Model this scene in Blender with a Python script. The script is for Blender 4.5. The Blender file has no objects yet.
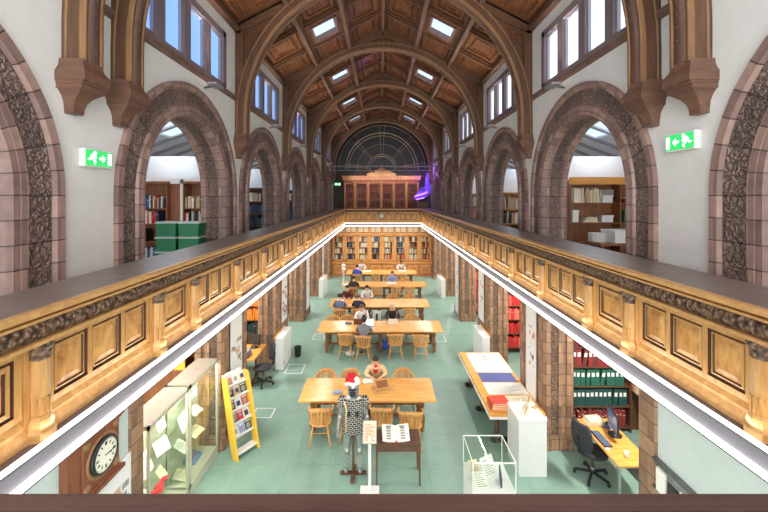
import bpy, math, random
from mathutils import Vector, Matrix
R = random.Random(7)
PI = math.pi
C = bpy.context.scene.collection
F = 370.0; HC = 5.2          # focal length in pixels, camera height

# ---------------------------------------------------------------- materials
MATS = {}
def nmat(name):
    m = bpy.data.materials.new(name); m.use_nodes = True
    nt = m.node_tree; nt.nodes.clear()
    out = nt.nodes.new('ShaderNodeOutputMaterial'); b = nt.nodes.new('ShaderNodeBsdfPrincipled')
    nt.links.new(b.outputs[0], out.inputs[0]); MATS[name] = m
    return m, nt, b
def lin(c):
    return tuple(((x/255)/12.92 if x/255 <= .04045 else ((x/255+.055)/1.055)**2.4) for x in c) + (1,)
def N(nt, t, **k):
    n = nt.nodes.new(t)
    for a, v in k.items():
        if a.startswith('i_'): n.inputs[a[2:].replace('_', ' ')].default_value = v
        else: setattr(n, a, v)
    return n
def ramp(nt, fac, stops):
    r = nt.nodes.new('ShaderNodeValToRGB'); e = r.color_ramp.elements
    while len(e) < len(stops): e.new(.5)
    for i, (p, c) in enumerate(stops): e[i].position = p; e[i].color = c
    nt.links.new(fac, r.inputs[0]); return r
def bump(nt, b, h, s, d=.02):
    bp = N(nt, 'ShaderNodeBump'); bp.inputs['Strength'].default_value = s; bp.inputs['Distance'].default_value = d
    nt.links.new(h, bp.inputs['Height']); nt.links.new(bp.outputs[0], b.inputs['Normal'])
def plain(name, c, rough=.6, metal=0, var=.06, scale=6, spec=.5):
    m, nt, b = nmat(name)
    tc = N(nt, 'ShaderNodeTexCoord'); no = N(nt, 'ShaderNodeTexNoise', i_Scale=scale, i_Detail=4.0)
    nt.links.new(tc.outputs['Object'], no.inputs['Vector'])
    c = lin(c); lo = tuple(x*(1-var) for x in c[:3])+(1,); hi = tuple(min(1, x*(1+var)) for x in c[:3])+(1,)
    r = ramp(nt, no.outputs[0], [(.3, lo), (.7, hi)])
    nt.links.new(r.outputs[0], b.inputs['Base Color'])
    b.inputs['Roughness'].default_value = rough; b.inputs['Metallic'].default_value = metal
    b.inputs['Specular IOR Level'].default_value = spec
    return m
def wood(name, c1, c2, axis='X', rough=.4, sc=5, stretch=9, bs=.15, c3=None):
    m, nt, b = nmat(name)
    tc = N(nt, 'ShaderNodeTexCoord'); mp = N(nt, 'ShaderNodeMapping')
    s = [sc*stretch/3]*3; s['XYZ'.index(axis)] = sc/3; mp.inputs['Scale'].default_value = s
    nt.links.new(tc.outputs['Object'], mp.inputs[0])
    no = N(nt, 'ShaderNodeTexNoise', i_Scale=1.0, i_Detail=6.0, i_Roughness=.65, i_Distortion=.6); nt.links.new(mp.outputs[0], no.inputs['Vector'])
    st = [(.3, lin(c1)), (.68, lin(c2))]
    if c3: st = [(.28, lin(c1)), (.5, lin(c2)), (.7, lin(c3))]
    r = ramp(nt, no.outputs[0], st); nt.links.new(r.outputs[0], b.inputs['Base Color'])
    b.inputs['Roughness'].default_value = rough
    bump(nt, b, no.outputs[0], bs, .004); return m
def emis(name, c, s, base=None):
    m, nt, b = nmat(name); b.inputs['Base Color'].default_value = lin(base or c)
    b.inputs['Emission Color'].default_value = lin(c); b.inputs['Emission Strength'].default_value = s; b.inputs['Roughness'].default_value = .3
    return m
def glass(name, c=(235, 245, 240), alpha=.14, rough=.03):
    m, nt, b = nmat(name)
    nt.nodes.remove(b); out = [n for n in nt.nodes if n.type == 'OUTPUT_MATERIAL'][0]
    t = N(nt, 'ShaderNodeBsdfTransparent'); g = N(nt, 'ShaderNodeBsdfGlossy'); g.inputs['Roughness'].default_value = rough
    t.inputs[0].default_value = lin(c); mx = N(nt, 'ShaderNodeMixShader'); mx.inputs[0].default_value = alpha
    lw = N(nt, 'ShaderNodeLayerWeight'); lw.inputs[0].default_value = .5
    pw = N(nt, 'ShaderNodeMath', operation='POWER'); pw.inputs[1].default_value = 4.0; nt.links.new(lw.outputs['Facing'], pw.inputs[0])
    mu = N(nt, 'ShaderNodeMath', operation='MULTIPLY'); mu.inputs[1].default_value = .35; nt.links.new(pw.outputs[0], mu.inputs[0])
    ma = N(nt, 'ShaderNodeMath', operation='ADD'); ma.inputs[1].default_value = alpha*.2; nt.links.new(mu.outputs[0], ma.inputs[0])
    nt.links.new(ma.outputs[0], mx.inputs[0])
    nt.links.new(t.outputs[0], mx.inputs[1]); nt.links.new(g.outputs[0], mx.inputs[2]); nt.links.new(mx.outputs[0], out.inputs[0])
    return m
def terracotta(name, c1, c2, carved=False, pitch=.3, cs=(70, 52, 46)):
    m, nt, b = nmat(name)
    uv = N(nt, 'ShaderNodeUVMap'); sp = N(nt, 'ShaderNodeSeparateXYZ'); nt.links.new(uv.outputs[0], sp.inputs[0])
    dv = N(nt, 'ShaderNodeMath', operation='DIVIDE'); dv.inputs[1].default_value = pitch; nt.links.new(sp.outputs[0], dv.inputs[0])
    fr = N(nt, 'ShaderNodeMath', operation='FRACT'); nt.links.new(dv.outputs[0], fr.inputs[0])
    fl = N(nt, 'ShaderNodeMath', operation='FLOOR'); nt.links.new(dv.outputs[0], fl.inputs[0])
    lt = N(nt, 'ShaderNodeMath', operation='LESS_THAN'); lt.inputs[1].default_value = .05; nt.links.new(fr.outputs[0], lt.inputs[0])
    wn = N(nt, 'ShaderNodeTexWhiteNoise', noise_dimensions='2D'); cv = N(nt, 'ShaderNodeCombineXYZ')
    nt.links.new(fl.outputs[0], cv.inputs[0]); v2 = N(nt, 'ShaderNodeMath', operation='SNAP'); v2.inputs[1].default_value = .13
    nt.links.new(sp.outputs[1], v2.inputs[0]); nt.links.new(v2.outputs[0], cv.inputs[1]); nt.links.new(cv.outputs[0], wn.inputs['Vector'])
    no = N(nt, 'ShaderNodeTexNoise', i_Scale=9.0, i_Detail=5.0); nt.links.new(uv.outputs[0], no.inputs['Vector'])
    ad = N(nt, 'ShaderNodeMath', operation='ADD'); nt.links.new(wn.outputs[0], ad.inputs[0]); nt.links.new(no.outputs[0], ad.inputs[1])
    hf = N(nt, 'ShaderNodeMath', operation='MULTIPLY'); hf.inputs[1].default_value = .5; nt.links.new(ad.outputs[0], hf.inputs[0])
    r = ramp(nt, hf.outputs[0], [(.2, lin(c1)), (.8, lin(c2))])
    mx = N(nt, 'ShaderNodeMixRGB'); nt.links.new(r.outputs[0], mx.inputs[1]); mx.inputs[2].default_value = lin(cs)
    if carved:
        vo = N(nt, 'ShaderNodeTexVoronoi', feature='DISTANCE_TO_EDGE', i_Scale=17.0)
        n2 = N(nt, 'ShaderNodeTexNoise', i_Scale=14.0, i_Detail=2.0); nt.links.new(uv.outputs[0], n2.inputs['Vector'])
        mm = N(nt, 'ShaderNodeMixRGB'); mm.inputs[0].default_value = .12; nt.links.new(uv.outputs[0], mm.inputs[1]); nt.links.new(n2.outputs[1], mm.inputs[2])
        nt.links.new(mm.outputs[0], vo.inputs['Vector'])
        rr = ramp(nt, vo.outputs[0], [(.02, (1, 1, 1, 1)), (.12, (0, 0, 0, 1))])  # crevices of the carving, their shade put into the colour
        mxx = N(nt, 'ShaderNodeMath', operation='MAXIMUM'); nt.links.new(rr.outputs[0], mxx.inputs[0]); nt.links.new(lt.outputs[0], mxx.inputs[1])
        k = N(nt, 'ShaderNodeMath', operation='MULTIPLY'); k.inputs[1].default_value = .8; nt.links.new(mxx.outputs[0], k.inputs[0])
        nt.links.new(k.outputs[0], mx.inputs[0]); bump(nt, b, vo.outputs[0], 1.0, .06)
    else:
        nt.links.new(lt.outputs[0], mx.inputs[0]); bump(nt, b, no.outputs[0], .2, .01)
    nt.links.new(mx.outputs[0], b.inputs['Base Color']); b.inputs['Roughness'].default_value = .55
    return m
def carved_wood(name, c1, c2, scale=30):
    m, nt, b = nmat(name)
    tc = N(nt, 'ShaderNodeTexCoord'); vo = N(nt, 'ShaderNodeTexVoronoi', feature='SMOOTH_F1', i_Scale=float(scale))
    nt.links.new(tc.outputs['Object'], vo.inputs['Vector'])
    r = ramp(nt, vo.outputs[0], [(.15, lin(c2)), (.6, lin(c1))]); nt.links.new(r.outputs[0], b.inputs['Base Color'])
    b.inputs['Roughness'].default_value = .4; bump(nt, b, vo.outputs[0], 1.0, .04); return m

plain('plaster', (226, 224, 220), .8, var=.03)
plain('aisle_plaster', (222, 224, 226), .8, var=.02)
plain('lower_paint', (190, 202, 198), .7, var=.03)
plain('soffit', (196, 184, 166), .8)
terracotta('terracotta', (116, 92, 86), (172, 142, 130), pitch=.22, cs=(58, 46, 44))
terracotta('terracotta_carved', (116, 96, 90), (158, 134, 122), True, pitch=.44, cs=(58, 46, 44))
terracotta('pier_tile', (112, 84, 66), (168, 130, 100), pitch=.22, cs=(60, 46, 38))
terracotta('pier_carved', (110, 86, 70), (150, 120, 98), True, pitch=.3)
wood('roof_wood', (52, 32, 22), (98, 64, 44), 'Y', .35, 6, 8, c3=(118, 78, 52))
wood('roof_panel', (58, 33, 20), (106, 64, 38), 'Y', .32, 7, 7, c3=(142, 90, 52))
wood('roof_beam', (84, 60, 48), (118, 88, 70), 'Y', .4, 6, 8)
wood('rib_wood', (76, 52, 38), (108, 76, 54), 'Z', .42, 5, 6)
wood('rib_edge', (122, 90, 62), (156, 116, 80), 'Z', .35, 5, 6)
wood('rib_face', (104, 78, 68), (134, 104, 92), 'Z', .5, 5, 4)
wood('corbel_wood', (98, 68, 54), (128, 94, 76), 'X', .4, 5, 5)
wood('oak', (160, 110, 58), (200, 150, 88), 'Z', .32, 6, 7, c3=(218, 172, 108))
wood('oak_rail', (184, 134, 78), (220, 174, 112), 'Y', .32, 6, 8)
wood('oak_burl', (150, 96, 46), (200, 146, 80), 'Z', .3, 16, 2, c3=(224, 178, 110))
wood('groove_shade', (64, 42, 26), (88, 58, 36), 'Z', .5)  # dark oak for panel grooves, groove shade put into the colour
carved_wood('frieze_carving', (62, 46, 38), (156, 126, 100), 32)
wood('cap_wood', (104, 90, 84), (140, 124, 116), 'Y', .36, 4, 9, .08)
wood('near_rail_wood', (58, 40, 34), (100, 74, 64), 'X', .38, 3, 8, .3)
wood('table_top', (204, 142, 70), (224, 168, 94), 'X', .22, 4, 9, .04, c3=(234, 184, 112))
wood('table_leg', (112, 72, 40), (150, 104, 60), 'Z', .4)
wood('chair_wood', (190, 130, 66), (226, 172, 104), 'Z', .35)
wood('dark_wood', (78, 52, 38), (112, 78, 56), 'X', .35)
wood('clock_wood', (104, 58, 38), (142, 86, 58), 'Z', .3)
wood('case_red_wood', (124, 58, 34), (178, 98, 56), 'Z', .35)
wood('bookcase_oak', (196, 130, 66), (230, 170, 100), 'Z', .35)
wood('bookcase_panel', (170, 100, 58), (206, 138, 84), 'Z', .35)
wood('shelf_brown', (116, 70, 42), (156, 98, 58), 'Z', .4)
wood('orange_wood', (206, 138, 62), (234, 172, 88), 'X', .35)
plain('cream_panel', (228, 212, 184), .6)
plain('mullion', (128, 112, 114), .5)
plain('fascia_grey', (150, 146, 156), .5)
plain('ledge_grey', (120, 108, 106), .5)
plain('white_paint', (226, 226, 224), .4, var=.02)
plain('white_plastic', (232, 232, 228), .35, var=.02)
plain('paper', (230, 228, 220), .7, var=.02)
plain('paper_cream', (232, 216, 184), .7, var=.04)
plain('paper_print', (150, 146, 140), .7)
plain('grey_metal', (120, 120, 122), .35, .8)
plain('silver', (178, 178, 176), .28, .75, var=.2, scale=20)
plain('case_metal', (206, 204, 186), .35, .4)
plain('case_top', (176, 164, 148), .4)
plain('black_plastic', (34, 34, 38), .45)
plain('black_fabric', (48, 50, 56), .9)
plain('iron', (40, 38, 36), .5, .5)
plain('crate_green', (18, 112, 74), .45)
plain('crate_lid', (190, 200, 196), .4)
plain('yellow_wood', (238, 190, 66), .4)
plain('blue_sheet', (84, 92, 152), .6)
plain('red_cover', (206, 60, 42), .5)
plain('screen_blue', (104, 128, 176), .2)
plain('skin', (222, 172, 146), .55); plain('skin_dark', (150, 104, 80), .55)
plain('hair_dark', (42, 32, 28), .6); plain('hair_brown', (98, 66, 44), .6); plain('hair_blond', (222, 182, 150), .6); plain('hair_grey', (110, 104, 100), .6)
for n, c in dict(cream=(228, 196, 152), red=(196, 30, 44), slate=(92, 108, 134), navy=(38, 42, 62), blue=(54, 84, 176), white=(226, 222, 218), lightblue=(150, 172, 220), black=(42, 40, 44), maroon=(92, 44, 44), grey=(150, 146, 146), plaid=(120, 118, 124), jeans=(70, 84, 112), tan=(180, 152, 120)).items():
    plain('cloth_'+n, c, .9, var=.12, scale=18)
plain('vest_black', (40, 40, 44), .7)
emis('led', (255, 252, 246), 2.2); emis('led_soft', (255, 246, 230), 3.0)
emis('sky_left', (128, 168, 240), 1.0, (60, 70, 90)); emis('sky_right', (228, 238, 255), 1.1, (90, 90, 90)); emis('sky_top', (196, 222, 255), 1.0, (60, 70, 90))
emis('exit_green', (50, 185, 95), .75); emis('exit_white', (235, 255, 240), 1.6)
emis('neon_purple', (96, 58, 200), .8); emis('neon_pink', (190, 130, 255), 2.0)
emis('lamp_glow', (255, 244, 226), 1.6)
emis('screen_white', (225, 235, 255), 1.3)
glass('glass', (250, 250, 248), 0); glass('case_glass', (250, 253, 250), .14)
plain('dark_glass', (44, 42, 42), .35); plain('end_wall', (66, 54, 48), .5)
plain('clock_face', (232, 232, 214), .4); plain('gold_trim', (226, 200, 150), .35, .4)
def floor_mat():
    m, nt, b = nmat('green_floor')
    tc = N(nt, 'ShaderNodeTexCoord'); no = N(nt, 'ShaderNodeTexNoise', i_Scale=2.2, i_Detail=8.0, i_Roughness=.7); nt.links.new(tc.outputs['Object'], no.inputs['Vector'])
    r = ramp(nt, no.outputs[0], [(.3, lin((118, 151, 138))), (.7, lin((138, 169, 155)))]); 
    br = N(nt, 'ShaderNodeTexBrick', i_Scale=1.0, i_Mortar_Size=.008); br.inputs['Brick Width'].default_value = .9; br.inputs['Row Height'].default_value = .9; br.offset = 0
    br.inputs['Color1'].default_value = (1, 1, 1, 1); br.inputs['Color2'].default_value = (1, 1, 1, 1); br.inputs['Mortar'].default_value = (.84, .86, .86, 1)
    nt.links.new(tc.outputs['Object'], br.inputs['Vector'])
    mx = N(nt, 'ShaderNodeMixRGB', blend_type='MULTIPLY'); mx.inputs[0].default_value = 1; nt.links.new(r.outputs[0], mx.inputs[1]); nt.links.new(br.outputs[0], mx.inputs[2])
    nt.links.new(mx.outputs[0], b.inputs['Base Color']); b.inputs['Roughness'].default_value = .38
floor_mat()
def vest_mat():
    m, nt, b = nmat('vest_pattern')
    tc = N(nt, 'ShaderNodeTexCoord'); br = N(nt, 'ShaderNodeTexBrick', i_Scale=1.0, i_Mortar_Size=.0042); br.inputs['Brick Width'].default_value = .07; br.inputs['Row Height'].default_value = .038
    br.inputs['Color1'].default_value = lin((34, 34, 38)); br.inputs['Color2'].default_value = lin((52, 52, 54)); br.inputs['Mortar'].default_value = lin((206, 200, 184))
    mp = N(nt, 'ShaderNodeMapping'); mp.inputs['Rotation'].default_value = (PI/2, 0, 0)
    nt.links.new(tc.outputs['Object'], mp.inputs[0]); nt.links.new(mp.outputs[0], br.inputs['Vector']); nt.links.new(br.outputs[0], b.inputs['Base Color']); b.inputs['Roughness'].default_value = .6
vest_mat()
BOOKC = dict(red=(196, 44, 44), darkred=(132, 40, 42), green=(36, 92, 74), dkgreen=(30, 70, 66), orange=(226, 130, 44), brown=(110, 76, 56), tan=(190, 164, 128), white=(226, 222, 212), navy=(44, 56, 96), black=(44, 42, 44), blue=(76, 108, 150), maroon=(96, 44, 40), cream=(224, 208, 176), redpale=(214, 110, 96))
for n, c in BOOKC.items(): plain('cover_'+n, c, .55, var=.08)

# ---------------------------------------------------------------- mesh builder
class MB:
    def __init__(s): s.v = []; s.f = []; s.m = []; s.sm = []; s.uv = []; s.cm = 0
    def face(s, idx, sm=False, uv=None): s.f.append(tuple(idx)); s.m.append(s.cm); s.sm.append(sm); s.uv.append(uv)
    def box(s, x0, x1, y0, y1, z0, z1, M=None, ch=0.0):
        if x0 > x1: x0, x1 = x1, x0
        if y0 > y1: y0, y1 = y1, y0
        if z0 > z1: z0, z1 = z1, z0
        b = len(s.v)
        P = [(x, y, z) for z in (z0, z1) for y in (y0, y1) for x in (x0, x1)]
        if M is not None: P = [tuple(M @ Vector(p)) for p in P]
        s.v += P
        for q in ((0, 2, 3, 1), (4, 5, 7, 6), (0, 1, 5, 4), (2, 6, 7, 3), (0, 4, 6, 2), (1, 3, 7, 5)): s.face([b+i for i in q])
        return s
    def bar(s, p, q, w, h=None, up=(0, 0, 1)):
        p = Vector(p); q = Vector(q); d = q-p; L = d.length; d.normalize(); up = Vector(up)
        if abs(d.dot(up)) > .98: up = Vector((0, 1, 0))
        sd = d.cross(up).normalized(); u = sd.cross(d)
        M = Matrix((( sd.x, d.x, u.x, p.x), (sd.y, d.y, u.y, p.y), (sd.z, d.z, u.z, p.z), (0, 0, 0, 1)))
        h = h or w; return s.box(-w/2, w/2, 0, L, -h/2, h/2, M)
    def tube(s, pts, r, n=8, cap=True):
        pts = [Vector(p) for p in pts]; k = len(pts); rs = r if isinstance(r, (list, tuple)) else [r]*k
        b = len(s.v); prev = None
        for i, p in enumerate(pts):
            d = (pts[min(i+1, k-1)]-pts[max(i-1, 0)]).normalized()
            if prev is None:
                a = Vector((0, 0, 1)) if abs(d.z) < .9 else Vector((1, 0, 0)); prev = d.cross(a).normalized()
            sd = (prev - d*prev.dot(d)).normalized(); prev = sd; u = d.cross(sd)
            for j in range(n):
                a = 2*PI*j/n; s.v.append(tuple(p + rs[i]*(math.cos(a)*sd+math.sin(a)*u)))
        for i in range(k-1):
            for j in range(n): s.face([b+i*n+j, b+i*n+(j+1) % n, b+(i+1)*n+(j+1) % n, b+(i+1)*n+j], True)
        if cap: s.face([b+j for j in range(n)][::-1]); s.face([b+(k-1)*n+j for j in range(n)])
        return s
    def lathe(s, prof, c=(0, 0, 0), n=16, sx=1, sy=1, M=None, sm=True):
        b = len(s.v)
        for r, z in prof:
            for j in range(n):
                a = 2*PI*j/n; p = Vector((c[0]+sx*r*math.cos(a), c[1]+sy*r*math.sin(a), c[2]+z))
                s.v.append(tuple(M @ p) if M is not None else tuple(p))
        for i in range(len(prof)-1):
            for j in range(n): s.face([b+i*n+j, b+i*n+(j+1) % n, b+(i+1)*n+(j+1) % n, b+(i+1)*n+j], sm)
        s.face([b+j for j in range(n)][::-1]); s.face([b+(len(prof)-1)*n+j for j in range(n)]); return s
    def ell(s, c, r, n=14, m=9, M=None):
        if isinstance(r, (int, float)): r = (r, r, r)
        T = Matrix.Translation(Vector(c)) @ Matrix.Diagonal((r[0], r[1], r[2], 1))
        if M is not None: T = M @ T
        return s.lathe([(max(.02, math.sin(PI*i/m)), -math.cos(PI*i/m)) for i in range(m+1)], (0, 0, 0), n, M=T)
    def prism(s, poly, t0, t1, ax='Y', M=None):
        """poly: 2-D points; extruded along ax between t0 and t1"""
        b = len(s.v); n = len(poly)
        for t in (t0, t1):
            for a, c in poly:
                p = {'X': (t, a, c), 'Y': (a, t, c), 'Z': (a, c, t)}[ax]
                s.v.append(tuple(M @ Vector(p)) if M is not None else p)
        s.face([b+i for i in range(n)]); s.face([b+n+i for i in range(n)][::-1])
        for i in range(n): s.face([b+i, b+n+i, b+n+(i+1) % n, b+(i+1) % n])
        return s
    def mesh(s, name, mats):
        me = bpy.data.meshes.new(name); me.from_pydata([tuple(v) for v in s.v], [], s.f)
        for m in mats: me.materials.append(MATS[m] if isinstance(m, str) else m)
        me.polygons.foreach_set('material_index', s.m); me.polygons.foreach_set('use_smooth', s.sm)
        if any(u is not None for u in s.uv):
            ul = me.uv_layers.new(name='UVMap'); i = 0
            for f, u in zip(s.f, s.uv):
                for k in range(len(f)):
                    ul.data[i].uv = u[k] if u else (0, 0); i += 1
        me.update(); return me
    def fix(s, me):
        import bmesh
        bm = bmesh.new(); bm.from_mesh(me); bmesh.ops.recalc_face_normals(bm, faces=bm.faces); bm.to_mesh(me); bm.free()
def build(name, mb, mats, parent=None, loc=(0, 0, 0), rotz=0, bevel=0, label=None):
    if isinstance(mats, str): mats = [mats]
    me = mb.mesh(name, mats); mb.fix(me)
    o = bpy.data.objects.new(name, me); C.objects.link(o); o.location = loc; o.rotation_euler = (0, 0, rotz)
    if parent: o.parent = parent
    if bevel:
        bv = o.modifiers.new('Bevel', 'BEVEL'); bv.width = bevel; bv.segments = 2; bv.limit_method = 'ANGLE'
    if label: o['label'] = label
    return o
def tag(o, label, cat, group=None, kind=None):
    o['label'] = label; o['category'] = cat
    if group: o['group'] = group
    if kind: o['kind'] = kind
    return o
def thing(name, label, cat, loc=(0, 0, 0), rotz=0, group=None):
    o = bpy.data.objects.new(name, None); C.objects.link(o); o.empty_display_size = .1
    o.location = loc; o.rotation_euler = (0, 0, rotz); return tag(o, label, cat, group)
def struct(name, mb, mats, **k):
    o = build(name, mb, mats, **k); o['kind'] = 'structure'; return o
def sempty(name, loc=(0, 0, 0)):
    o = bpy.data.objects.new(name, None); C.objects.link(o); o.location = loc; o['kind'] = 'structure'; return o
CH = {}
def kids(o): return CH.get(o.name, [])
def reg(o):
    """remember children for copying"""
    for c in list(bpy.data.objects):
        if c.parent: CH.setdefault(c.parent.name, [])
    return o
def copy_tree(o, parent=None):
    c = o.copy(); C.objects.link(c)
    if parent is not None: c.parent = parent
    for ch in [x for x in o.children]: copy_tree(ch, c)
    return c
def dup(root, loc, rotz, label, group=None, scale=None):
    c = copy_tree(root); c.location = loc; c.rotation_euler = (0, 0, rotz); c['label'] = label
    if group: c['group'] = group
    if scale: c.scale = scale
    return c
_once = {}
def place(key, maker, loc, rotz, label, group=None):
    if key not in _once:
        o = maker(); _once[key] = o; o.location = loc; o.rotation_euler = (0, 0, rotz); o['label'] = label
        if group: o['group'] = group
        return o
    return dup(_once[key], loc, rotz, label, group)
TR = [0]
def trim(mb, mats, **k):
    TR[0] += 1; return struct('trim_%d' % TR[0], mb, mats, **k)
# ================================================================ the room
CX, HW = .06, 3.3
XL, XR = CX-HW, CX+HW
PL, PR = -2.17, 2.43                 # faces of the gallery fronts
YN, YF = .865, 22.5                   # near and far gallery front
YB, YE = -1.2, 25.1                  # room ends
ZS, ZG, ZE, ZR = 5.25, 3.55, 8.97, 10.7
ARCH = [1.88, 6.33, 10.27, 14.2, 18.13, 22.06]
RI, RO = 1.28, 1.85
AO = 6.9                             # outer aisle walls, half width
RIBS = [3.85, 4.53, 8.3, 12.23, 16.17, 20.1, 24.03]

mb = MB(); mb.box(-AO, AO, YB, YE, -.12, 0); struct('floor', mb, 'green_floor')
def quad(mb, a, b, c, d, uv=None): 
    i = len(mb.v); mb.v += [a, b, c, d]; mb.face([i, i+1, i+2, i+3], False, uv)

def nave_wall(side):
    s = -1 if side == 'left' else 1; X = XL if s < 0 else XR
    mb = MB()
    def slab(y0, y1, z0, z1):
        if y1-y0 > 1e-4: mb.box(X, X+s*.45, y0, y1, z0, z1)
    edges = [YB] + [ (ARCH[i]+ARCH[i+1])/2 if i else 4.19 for i in range(len(ARCH)-1)] + [YE]
    for c, y0, y1 in zip(ARCH, edges[:-1], edges[1:]):
        r = RI+.06
        slab(y0, c-r, 3.45, 7.42); slab(c+r, y1, 3.45, 7.42)
        n = 28
        for i in range(n):
            a0, a1 = PI*i/n, PI*(i+1)/n
            for xx in (X, X+s*.45):
                p = [(xx, c-r*math.cos(a), ZS+r*math.sin(a)) for a in (a0, a1)]
                quad(mb, p[0], p[1], (xx, p[1][1], 7.42), (xx, p[0][1], 7.42))
        w = 1.5
        cw = c-.2; slab(y0, cw-w, 7.42, 8.97); slab(cw+w, y1, 7.42, 8.97); slab(cw-w, cw+w, 8.58, 8.97)
    o = struct('wall_'+side, mb, 'plaster')
    # moulded sill band
    mb = MB(); mb.prism([(X-s*.0, 7.33), (X-s*.07, 7.36), (X-s*.07, 7.42), (X-s*.03, 7.45), (X, 7.45)], YB, YE, 'Y'); trim(mb, 'rib_face')
    mb = MB(); mb.prism([(X, 8.86), (X-s*.10, 8.9), (X-s*.10, 8.99), (X, 8.99)], YB, YE, 'Y'); trim(mb, 'roof_beam')
    for k, c in enumerate(ARCH):
        # terracotta surround, swept round the opening
        prof = [(RO, .02, 0), (RO, -.06, 0), (RO-.09, -.06, 0), (RO-.11, -.02, 0), (RO-.12, -.025, 1), (RI+.21, -.025, 0), (RI+.19, -.055, 0), (RI+.12, -.055, 0), (RI+.11, -.04, 0), (RI+.10, -.055, 0), (RI+.05, -.055, 0),
                (RI+.02, -.02, 0), (RI, .03, 0), (RI, .1, 0), (RI+.035, .12, 1), (RI+.035, .34, 0), (RI, .36, 0), (RI, .46, 0), (RI+.3, .46, 0)]
        path = []; zz = ZG
        L = 0; m = 6
        for i in range(m): path.append((-1, 0, ZG+(ZS-ZG)*i/m, (ZS-ZG)*i/m))
        n = 32
        for i in range(n+1): a = PI*i/n; path.append((-math.cos(a), math.sin(a), ZS, (ZS-ZG)+1.55*a))
        for i in range(m): path.append((1, 0, ZS-(ZS-ZG)*(i+1)/m, (ZS-ZG)+1.55*PI+(ZS-ZG)*(i+1)/m))
        mb = MB(); cum = [0]
        for a, b_ in zip(prof[:-1], prof[1:]): cum.append(cum[-1]+math.hypot(b_[0]-a[0], b_[1]-a[1]))
        b = len(mb.v)
        for cy, sz, zb, u in path:
            for r, d, _ in prof: mb.v.append((X+s*d, c+cy*r, zb+sz*r))
        q = len(prof)
        for i in range(len(path)-1):
            for j in range(q-1):
                mb.cm = prof[j][2]; u0, u1 = path[i][3], path[i+1][3]
                mb.face([b+i*q+j, b+i*q+j+1, b+(i+1)*q+j+1, b+(i+1)*q+j], False, [(u0, cum[j]), (u0, cum[j+1]), (u1, cum[j+1]), (u1, cum[j])])
        trim(mb, ['terracotta', 'terracotta_carved'])
    # clerestory windows
    nl = 4
    for c in ARCH:
        w = sempty('window_%d' % (1+sum(o.name.startswith('window_') for o in bpy.data.objects if o.parent is None)), (X, c-.2, 7.45))
        mb = MB(); y0, y1 = -1.47, 1.47
        mb.box(-s*.05, s*.1, y0-.04, y0+.1, 0, 1.13); mb.box(-s*.05, s*.1, y1-.1, y1+.04, 0, 1.13)
        mb.box(-s*.05, s*.1, y0, y1, 1.0, 1.13); mb.box(-s*.05, s*.1, y0, y1, -.03, .06)
        pt = (y1-y0)/nl
        for i in range(1, nl): mb.box(-s*.04, s*.1, y0+pt*i-.10, y0+pt*i+.10, .03, 1.03)
        f = build('window_frame', mb, 'mullion', w)
        for i in range(nl):
            mb = MB(); a, b = y0+pt*i+.10, y0+pt*(i+1)-.10
            mb.box(s*.0, s*.08, a, a+.035, .05, 1.02); mb.box(s*.0, s*.08, b-.035, b, .05, 1.02); mb.box(s*.0, s*.08, a, b, .98, 1.02); mb.box(s*.0, s*.08, a, b, .05, .09)
            sh = build('sash', mb, 'fascia_grey', w)
            mb = MB(); mb.box(s*.05, s*.06, a+.03, b-.03, .08, .99); build('pane', mb, 'sky_left' if s < 0 else 'sky_right', sh)
nave_wall('left'); nave_wall('right')

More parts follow.
